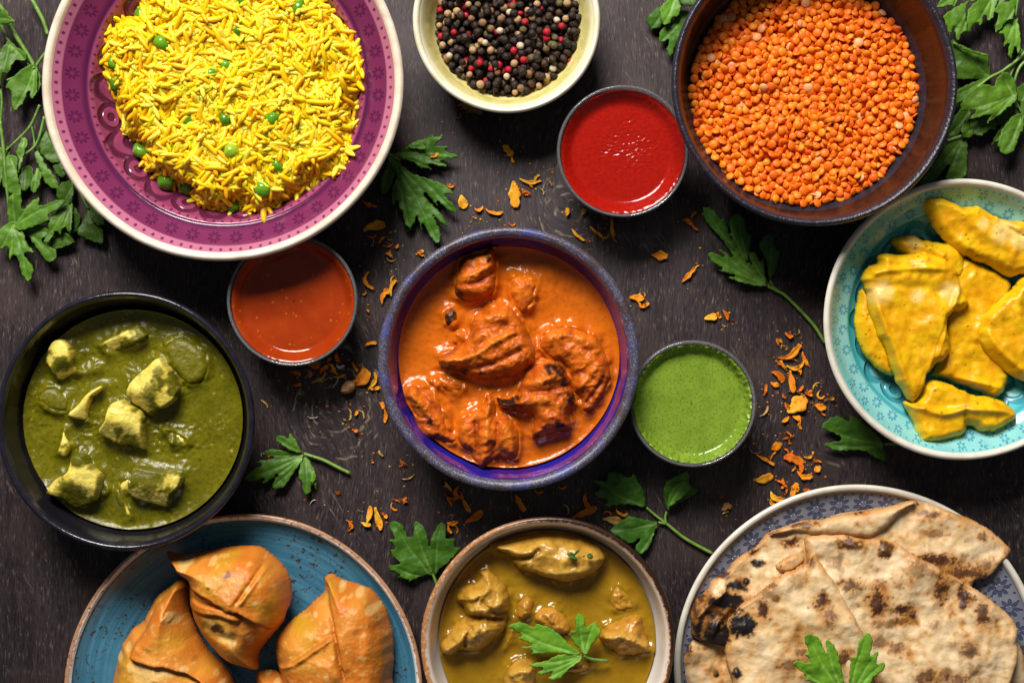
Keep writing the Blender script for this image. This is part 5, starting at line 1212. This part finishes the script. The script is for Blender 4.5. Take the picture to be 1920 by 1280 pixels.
sprig('bunch of parsley leaves and stems beside the black lentil bowl', [
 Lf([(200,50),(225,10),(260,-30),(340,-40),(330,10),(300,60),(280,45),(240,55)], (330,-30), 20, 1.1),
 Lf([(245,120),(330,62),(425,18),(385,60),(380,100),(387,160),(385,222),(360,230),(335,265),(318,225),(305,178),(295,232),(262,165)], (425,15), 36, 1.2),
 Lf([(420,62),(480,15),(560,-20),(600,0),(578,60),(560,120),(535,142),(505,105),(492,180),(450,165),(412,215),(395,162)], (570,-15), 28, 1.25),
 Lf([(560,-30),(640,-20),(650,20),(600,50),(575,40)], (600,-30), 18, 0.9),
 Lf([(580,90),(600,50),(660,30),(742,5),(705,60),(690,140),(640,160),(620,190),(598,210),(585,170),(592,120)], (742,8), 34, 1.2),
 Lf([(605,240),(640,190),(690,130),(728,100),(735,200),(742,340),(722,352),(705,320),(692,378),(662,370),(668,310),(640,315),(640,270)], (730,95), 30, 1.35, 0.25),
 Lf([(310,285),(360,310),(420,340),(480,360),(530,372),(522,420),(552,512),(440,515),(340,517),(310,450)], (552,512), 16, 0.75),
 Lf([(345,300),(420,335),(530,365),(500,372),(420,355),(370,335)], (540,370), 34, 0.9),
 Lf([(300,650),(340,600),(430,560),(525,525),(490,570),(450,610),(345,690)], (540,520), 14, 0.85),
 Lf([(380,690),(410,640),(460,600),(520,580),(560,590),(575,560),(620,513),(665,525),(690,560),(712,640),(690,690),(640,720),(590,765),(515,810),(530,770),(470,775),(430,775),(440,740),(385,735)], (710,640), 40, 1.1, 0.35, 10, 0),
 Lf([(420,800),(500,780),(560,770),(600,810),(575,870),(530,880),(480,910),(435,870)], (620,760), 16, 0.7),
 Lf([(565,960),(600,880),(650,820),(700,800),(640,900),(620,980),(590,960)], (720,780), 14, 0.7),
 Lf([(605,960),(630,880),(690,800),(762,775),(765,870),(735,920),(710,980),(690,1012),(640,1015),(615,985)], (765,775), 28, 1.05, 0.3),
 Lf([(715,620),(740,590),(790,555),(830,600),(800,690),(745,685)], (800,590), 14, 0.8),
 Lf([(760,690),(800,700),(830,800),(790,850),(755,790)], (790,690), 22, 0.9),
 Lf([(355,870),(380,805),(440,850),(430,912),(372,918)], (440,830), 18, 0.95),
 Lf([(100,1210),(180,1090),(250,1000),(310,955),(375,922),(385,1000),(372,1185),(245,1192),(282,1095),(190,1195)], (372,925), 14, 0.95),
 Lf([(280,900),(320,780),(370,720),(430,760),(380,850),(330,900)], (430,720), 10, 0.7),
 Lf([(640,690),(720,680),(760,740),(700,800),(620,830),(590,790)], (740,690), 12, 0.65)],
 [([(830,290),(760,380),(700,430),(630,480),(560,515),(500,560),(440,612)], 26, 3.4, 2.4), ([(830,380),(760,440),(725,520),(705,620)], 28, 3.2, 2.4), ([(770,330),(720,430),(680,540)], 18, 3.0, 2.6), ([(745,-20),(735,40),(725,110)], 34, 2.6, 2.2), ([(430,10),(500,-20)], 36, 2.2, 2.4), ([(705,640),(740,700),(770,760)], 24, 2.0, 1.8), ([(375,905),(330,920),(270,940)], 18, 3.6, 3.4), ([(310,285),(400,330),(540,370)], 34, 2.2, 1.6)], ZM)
sprig('bright green parsley leaf garnishing the chicken in yellow gravy', [
 ([(690,830),(730,800),(770,790),(830,810),(850,800),(960,830),(1020,870),(1060,920),(1120,960),(1195,1030),(1100,1020),(1000,1000),(900,1000),(820,1010),(810,980),(765,965),(800,940),(770,920),(730,900),(725,870)], (1195,1030), 126, 1.9, 0.25, 5, 4),
 ([(1100,850),(1130,820),(1125,760),(1160,740),(1195,760),(1200,810),(1260,790),(1290,830),(1310,860),(1270,910),(1240,950),(1225,1000),(1195,1030),(1170,990),(1120,940),(1100,890)], (1195,1030), 126, 1.9, 0.25, 6, 5),
 ([(830,1075),(900,1060),(1010,1015),(1100,1010),(1195,1030),(1150,1080),(1080,1120),(1040,1170),(990,1182),(950,1170),(970,1130),(910,1150),(880,1135),(890,1115),(850,1100)], (1195,1030), 124, 1.8, 0.25, 5, 2)], [([(1190,1028,126),(1250,1050,120),(1355,1060,108)], 118, 2.6, 3.0)], ZE, 'parsley garnishes')
sprig('bright green pair of parsley leaves garnishing the naan', [
 ([(690,1020),(720,1000),(760,990),(742,950),(750,930),(745,890),(765,870),(790,862),(830,880),(840,910),(855,935),(865,900),(885,895),(915,930),(940,1000),(965,1129),(968,1190),(900,1150),(870,1129),(840,1140),(790,1110),(750,1110),(730,1070)], (968,1200), 100, 1.9, 0.3, 6, 8),
 ([(1000,970),(1030,950),(1035,900),(1055,880),(1080,862),(1115,890),(1110,950),(1140,950),(1150,1000),(1165,1010),(1180,1040),(1150,1070),(1130,1080),(1110,1129),(1070,1180),(1010,1240),(985,1200),(992,1060)], (985,1230), 100, 1.9, 0.3, 6, 8)], [([(968,1190),(985,1240),(1000,1320)], 96, 2.4, 3.0)], ZF, 'parsley garnishes')
for k, ol in enumerate(([(1075,345),(1100,330),(1125,345),(1165,310),(1160,335),(1130,360),(1155,385),(1130,398),(1095,375)], [(1210,350),(1235,340),(1255,365),(1240,385),(1215,375)], [(1185,350),(1198,345),(1192,385),(1183,390)])):
    pts_ = ZE(ol); b = W1(*pts_[0], 148); root = empty('herb_fleck', (b[0], b[1], 0), label=('largest chopped herb fleck', 'rounded chopped herb fleck', 'thin chopped herb fleck')[k]+' on the large smooth chicken piece', cat='herb', group='herb flecks on the chicken')
    leaflet(root, pts_, pts_[0], 152-k*2, 0.55, 0, 1.0, k)

# ------------------------------------------------------------------ dried petals
def petal_mat():
    M = Mat('dried_petal', 0.6); M.b.inputs['Specular IOR Level'].default_value = 0.15; n = M.noise(6, 3)
    c = M.mix(M.col(), (0.20, 0.045, 0.004), n.sm(0.5, 0.75)*0.5); M.base(c); M.bump(M.noise(1.0, 2, vec=M.vec(M.x/2.0, M.y/14.0, 0.0)), 0.8); return M.m
petal_m = petal_mat()
PC = {'y': ((0.74, 0.40, 0.025), (0.72, 0.26, 0.012), 'golden yellow'), 'o': ((0.70, 0.18, 0.006), (0.74, 0.28, 0.012), 'orange'), 'r': ((0.56, 0.10, 0.005), (0.62, 0.17, 0.008), 'rust orange'),
      'p': ((0.50, 0.34, 0.10), (0.46, 0.25, 0.05), 'pale straw'), 'b': ((0.22, 0.11, 0.035), (0.30, 0.16, 0.05), 'brown'), 'w': ((0.55, 0.48, 0.40), (0.48, 0.42, 0.34), 'whitish')}
PK = {'s': 'curled', 'f': 'broad flat', 'w': 'thin wispy', 't': 'frayed forked'}
def strip(L, wd, bend, seed, thick=0.9, cup=0.35, lift=3.0, rag=0.25):
    rg = np.random.default_rng(seed); n, m = 18, 5; s = np.linspace(0, 1, n)
    ang = np.cumsum(np.full(n, bend/n)+rg.normal(0, abs(bend)/n*0.5+0.05, n)); ang -= ang.mean()
    sx = np.cumsum(np.cos(ang))*L/n; sy = np.cumsum(np.sin(ang))*L/n; sx -= sx.mean(); sy -= sy.mean()
    zz = 1.2+lift*(np.sin(s*pi*rg.uniform(.8, 1.7)+rg.uniform(0, 1))*0.5+0.5)+(s**3)*lift*rg.uniform(0, 1.2)
    wv = wd*(0.12+0.88*np.sin(np.clip(s*0.9+0.04, 0, 1)*pi)**0.8*(0.45+0.7*s))*(1+np.interp(s, np.linspace(0, 1, 7), rg.normal(0, rag, 7)))
    twist = rg.uniform(-0.8, 0.8)*np.sin(s*pi)
    ru = np.interp(s, np.linspace(0, 1, 8), rg.normal(0, 1.1, 8))
    V = []
    for i in range(n):
        nx_, ny_ = -sin(ang[i]), cos(ang[i])
        for j in range(m):
            t = j/(m-1)*2-1
            V.append((sx[i]+nx_*t*wv[i]/2, sy[i]+ny_*t*wv[i]/2, zz[i]+cup*wv[i]*0.5*t*t+twist[i]*t*wv[i]*0.3+ru[i]*t))
    V = np.array(V); V[:, 2] = np.maximum(V[:, 2], 1.0); Vb = V-np.array([0, 0, thick])
    F = []; N = n*m
    for i in range(n-1):
        for j in range(m-1):
            a, b, c, d = i*m+j, (i+1)*m+j, (i+1)*m+j+1, i*m+j+1; F.append((a, b, c, d)); F.append((a+N, d+N, c+N, b+N))
    rim = [j for j in range(m)]+[i*m+m-1 for i in range(1, n)]+[(n-1)*m+j for j in range(m-2, -1, -1)]+[i*m for i in range(n-2, 0, -1)]
    for a, b in zip(rim, rim[1:]+rim[:1]): F.append((a, b, b+N, a+N))
    return np.concatenate([V, Vb]), F, np.concatenate([np.repeat(s, m)]*2)
PLACES = [((860, 220), 'under the pepper bowl'), ((960, 330), 'between the pepper bowl and the centre bowl'), ((1080, 430), 'below the red sauce cup'), ((1290, 500), 'between lentil bowl and centre bowl'),
          ((700, 460), 'between rice bowl and centre bowl'), ((640, 700), 'below the orange sauce cup'), ((690, 800), 'on the bare wood left bare beside the blue rim'), ((715, 960), 'above the blue samosa plate'), ((860, 940), 'between centre bowl and soup bowl'),
          ((1100, 950), 'beside the branching parsley sprig'), ((1500, 700), 'between green cup and turquoise bowl'), ((1490, 860), 'above the floral naan plate'), ((1350, 590), 'above the green chutney cup')]
def place_of(u, v): return min(PLACES, key=lambda p: (p[0][0]-u)**2+(p[0][1]-v)**2)[1].replace('on the bare wood left bare beside the blue rim', 'beside the blue speckled rim')
PCOUNT = [0]; PXY = []
def petal(zf, s, x, y, L, wd, ang, col, kind='s', bend=None, z=0.0):
    u, v = zf([(x, y)])[0]; L = L/s*1.08; wd = max(wd/s*(1.12 if kind == 'f' else 0.92), 2.2); PCOUNT[0] += 1; sd = PCOUNT[0]; rg = np.random.default_rng(sd)
    bend = rg.choice([-1, 1])*rg.uniform(0.6, 2.2) if bend is None else bend
    if kind == 'f': V_, F_, t = strip(L, wd, bend*0.4, sd, cup=0.25, lift=3.5, rag=0.16)
    elif kind == 'w': V_, F_, t = strip(L, wd, bend*1.4, sd, cup=0.1, lift=3, rag=0.1)
    elif kind == 't':
        Vs, Fs, ts, off = [], [], [], 0
        for q in range(3):
            a_, f_, t_ = strip(L*rg.uniform(.5, .95), wd*rg.uniform(.4, .8), bend+rg.normal(0, .8), sd*7+q, lift=4)
            R_ = euler(0, 0, rg.uniform(-1.1, 1.1)+(pi if q == 2 else 0)); a_ = a_@R_.T+np.array([rg.uniform(-.1, .1)*L, rg.uniform(-.12, .12)*L, q*0.8])
            Vs.append(a_); Fs += [tuple(i+off for i in f) for f in f_]; ts.append(t_); off += len(a_)
        V_, F_, t = np.concatenate(Vs), Fs, np.concatenate(ts)
    else: V_, F_, t = strip(L, wd, bend*1.2, sd, cup=0.55, lift=4.5)
    c1, c2, cn = PC[col]
    C_ = mixc(c1, c2, t+fbm(V_[:, 0], V_[:, 1], 9, 2, sd)*0.9)
    xx, yy = W1(u, v, 3+z)
    PXY.append((xx, yy)) if z == 0 else None
    put('dried_petal', mesh('dried_petal', V_, F_, C_), petal_m, None, (xx, yy, z), (0, 0, -radians(ang)), label=f'{PK[kind]} {cn} dried flower petal {place_of(u, v)}', cat='petal', group='dried flower petals scattered on the table')
g = lambda zf, s, rows: [petal(zf, s, *r) for r in rows]
g(ZG, 4.2675, [(1160,225,110,75,50,'y','f'),(1200,295,60,25,75,'y','w'),(575,262,90,22,-30,'o','s',2.2,20),(1215,575,210,95,85,'y','f',0.2),(1340,470,180,36,8,'y','s',0.9),(1390,440,70,30,-50,'y','s'),(1240,510,60,26,70,'r','s'),(1300,560,110,34,25,'r','t'),(1345,505,40,20,40,'o','s'),(1500,475,70,28,70,'b','s'),(1435,545,75,12,50,'p','w'),(1638,710,65,34,100,'y','s'),(705,505,85,20,15,'r','w'),(800,635,110,75,70,'y','f'),(930,690,90,26,-10,'o','s'),(1050,715,150,34,14,'o','s'),(895,760,34,16,20,'y','w'),(865,795,18,12,0,'p','w'),(1195,812,75,14,10,'r','w'),
 (55,655,130,44,25,'r','s'),(90,832,180,75,-18,'y','f'),(75,912,80,22,-5,'r','w'),(80,960,80,6,100,'w','w'),(152,942,90,26,-60,'r','s'),(205,985,90,18,-8,'r','w'),(272,990,50,28,-40,'o','s'),(210,1050,80,40,40,'o','t'),(225,1095,110,14,20,'p','w'),(465,1045,85,60,-30,'o','t'),(230,1255,60,20,-80,'y','s')])
ZN4 = Z(400, 420, 4.57)
g(ZN4, 4.57, [(1325,490,190,52,78,'o','s',1.6),(1285,600,70,16,-15,'o','w'),(1255,358,22,14,30,'o','w'),(1320,740,44,18,30,'o','s')])
ZA2 = Z(690, 410, 2.462)
g(ZA2, 2.462, [(75,358,82,34,-65,'o','s'),(112,318,85,24,-75,'y','s')])
g(ZJ, 3.6923, [(85,135,62,32,80,'y','s'),(195,148,70,34,-55,'b','s'),(160,300,120,30,42,'y','s',0.5),(285,275,110,28,40,'y','s',0.6),(345,310,90,14,-5,'y','w'),(398,250,120,36,82,'o','s',0.3),(415,330,60,10,50,'p','w'),(397,185,40,8,85,'r','w'),(725,440,110,66,8,'o','f',0.1),(925,575,140,42,-48,'o','s',0.3),(985,520,50,10,-70,'y','w'),(960,160,70,26,-50,'r','s'),(915,205,80,26,20,'r','s'),(965,240,70,22,65,'r','s'),(565,732,100,52,5,'o','f'),(620,715,50,10,-80,'y','w'),(612,778,95,34,12,'o','s'),(1080,868,90,46,-6,'y','f'),(1135,850,50,36,60,'o','s'),(1185,850,80,26,68,'r','s'),(1235,893,75,12,22,'b','w'),(1620,990,65,34,25,'r','s'),(1680,975,70,8,-35,'p','w'),(1545,1035,70,22,25,'o','t'),(1570,1040,70,10,75,'p','w'),(1600,1075,50,5,25,'b','w')])
ZN = Z(1150, 580, 3.766)
g(ZN, 3.766, [(1250,310,190,52,-28,'o','s',0.6),(1350,350,110,34,70,'o','s',0.9),(1230,360,170,12,-10,'p','w'),(1290,400,150,36,-14,'y','s'),(1315,440,70,24,40,'o','t'),(1185,395,110,50,60,'o','t'),(1165,470,120,52,40,'r','s'),(1140,528,62,34,20,'o','f'),(1258,510,160,48,82,'o','s',0.2),(1072,570,85,26,-75,'r','s'),(1205,612,42,30,50,'r','s'),(1295,585,130,18,15,'b','w'),(1320,560,60,22,-40,'r','s'),(1385,595,80,42,-40,'r','t'),(1425,540,90,14,-58,'p','w'),(1460,605,110,18,55,'y','w'),(1520,632,75,26,-12,'o','s'),(1295,675,165,95,-38,'y','f',0.1),(1222,680,50,36,60,'r','s'),(1460,685,85,50,20,'o','f'),(1475,730,60,14,45,'r','w'),(1400,658,22,18,0,'r','f'),(1070,722,100,18,-50,'p','w'),(1210,778,70,34,-30,'o','s'),(1295,762,60,38,15,'o','f'),(1318,812,75,28,85,'o','s'),(1235,895,100,30,-42,'r','t'),(1245,935,40,20,70,'o','s'),(1148,965,75,62,-40,'o','f'),(1125,1035,90,18,-60,'o','w'),(990,995,130,14,38,'b','w'),(1075,1060,140,36,30,'o','s',0.3),(1225,1000,60,22,60,'r','s'),(1250,1008,50,16,-10,'r','w'),(1275,1060,150,75,18,'r','f'),(1320,1115,80,34,80,'r','s'),(1385,1032,90,26,-25,'y','s'),(1345,1170,120,44,22,'o','s',0.9),(1275,1130,40,16,-30,'o','w'),(1430,1078,85,20,-18,'r','w'),(1440,1128,60,42,-45,'o','f'),(1058,1192,140,58,-14,'y','f'),(1195,1225,130,38,62,'r','t'),(1280,1260,80,42,-70,'o','s')])
g(ZF, 2.8235, [(350,190,70,34,-75,'b','t'),(340,225,40,16,-30,'p','w'),(605,145,85,38,36,'y','s'),(585,172,42,28,80,'y','s'),(655,95,70,14,65,'r','w'),(768,110,36,22,20,'r','f'),(700,115,80,44,-60,'o','s')])
g(ZH, 3.556, [(835,15,85,34,-12,'o','s'),(615,108,75,34,78,'r','s'),(455,150,110,80,40,'r','t'),(525,185,80,46,-40,'r','s'),(560,130,60,26,-70,'r','w'),(580,172,60,36,70,'y','s'),(598,208,46,14,35,'y','w'),(335,212,75,34,15,'r','s'),(345,290,60,26,-5,'r','s'),(480,266,85,16,-10,'p','w'),(510,235,95,20,-32,'p','w'),(430,215,70,26,80,'r','s'),(630,232,90,16,-6,'y','w',1.0),(605,272,85,10,-58,'w','w'),(632,165,65,26,12,'w','s'),(780,245,120,85,-55,'o','f'),(732,172,75,28,65,'o','s'),(790,187,60,16,0,'o','w'),(735,260,60,30,-20,'r','s'),(855,265,130,30,-68,'y','s',0.8),(865,312,60,34,-10,'o','s'),(130,412,75,15,48,'p','w'),(450,506,80,9,5,'w','w'),(697,480,95,18,78,'p','w'),(738,478,46,24,-60,'o','s'),(780,482,80,14,52,'p','w'),(730,590,40,22,15,'r','s'),(912,425,60,34,60,'o','s'),(932,490,105,28,85,'o','s'),(903,745,46,18,55,'p','s'),(1050,815,75,28,-12,'r','t'),(1088,908,90,14,-18,'p','w'),(620,1006,38,26,20,'r','s'),(848,806,18,12,0,'r','f'),(1058,1055,60,34,-10,'r','t'),(1005,1058,60,12,18,'r','w'),(985,1105,78,18,62,'o','w'),(825,1155,120,42,-78,'y','s',0.4),(805,1215,66,28,15,'y','s'),(885,1180,155,46,76,'y','f',0.2),(925,1155,55,34,40,'o','s'),(695,1222,95,26,78,'r','s'),(765,1128,40,10,25,'p','w'),(450,1066,60,7,-35,'w','w'),(112,752,40,7,-60,'w','w'),(660,520,22,12,30,'p','w')])
g(ZI, 2.909, [(412,88,85,28,8,'y','t'),(458,125,90,24,82,'r','s'),(430,155,66,22,12,'r','s'),(415,175,60,14,60,'r','w'),(500,178,120,28,64,'o','s',0.6),(550,258,115,42,-35,'r','f'),(432,290,60,28,0,'o','s'),(415,320,60,22,80,'o','s'),(455,325,50,16,80,'o','s'),(800,180,100,44,62,'o','s',0.5),(1030,95,62,16,18,'r','w'),(1160,165,85,34,85,'r','s'),(1055,212,75,12,62,'p','w'),(1150,235,150,44,-24,'r','f',0.1),(1275,235,62,16,-12,'r','w'),(1350,235,90,20,32,'o','w'),(1300,275,100,44,10,'p','f',0.1),(900,120,60,14,15,'r','w')])
ZR2 = Z(740, 0, 3.048)
g(ZR2, 3.048, [(410,622,150,40,14,'b','t'),(362,668,60,12,-30,'b','w'),(455,640,90,30,5,'b','s')])
bud_x = ZH([(680, 305)])[0]
lump('dried_flower_bud', ZH([(632,335),(640,295),(670,265),(705,260),(732,285),(730,320),(700,345),(660,350)]), 8, 14, petal_m, R=12, Hb=7, res=1.6, noise=((8, 3.0), (4, 1.5)), color=lambda x, y, h, d, zc: mixc((0.26, 0.14, 0.05), (0.50, 0.33, 0.15), 0.5+fbm(x, y, 6, 2, 4)*1.2), seed=990, jit=0.6,
     label='brown dried flower bud lying below the orange sauce cup', cat='flower bud')

# crumbs of petal round the clusters: nobody could count them
rg = np.random.default_rng(55); Vs = []; Fs = []; Cs = []
for (px, py) in PXY:
    for _ in range(int(rg.integers(1, 5))):
        x, y = px+rg.normal(0, 15), py+rg.normal(0, 15); q = rg.uniform(0.7, 2.3); a = rg.uniform(0, 6.28); off = len(Vs)
        for k in range(5):
            t = a+k/5*2*pi; rr = q*rg.uniform(.5, 1.3); Vs.append((x+rr*cos(t)*1.6, y+rr*sin(t), 0.15))
        Vs.append((x, y, q*0.8)); Fs += [(off+k, off+(k+1) % 5, off+5) for k in range(5)]+[tuple(off+k for k in (4, 3, 2, 1, 0))]
        c = PC['yorpb'[int(rg.choice(5, p=[.2, .3, .2, .2, .1]))]][0]; Cs += [c]*6
put('petal_crumbs', mesh('petal_crumbs', np.array(Vs), Fs, np.array(Cs)), petal_m, label='fine orange petal crumbs sprinkled over the dark table', cat='crumbs', kind='stuff')
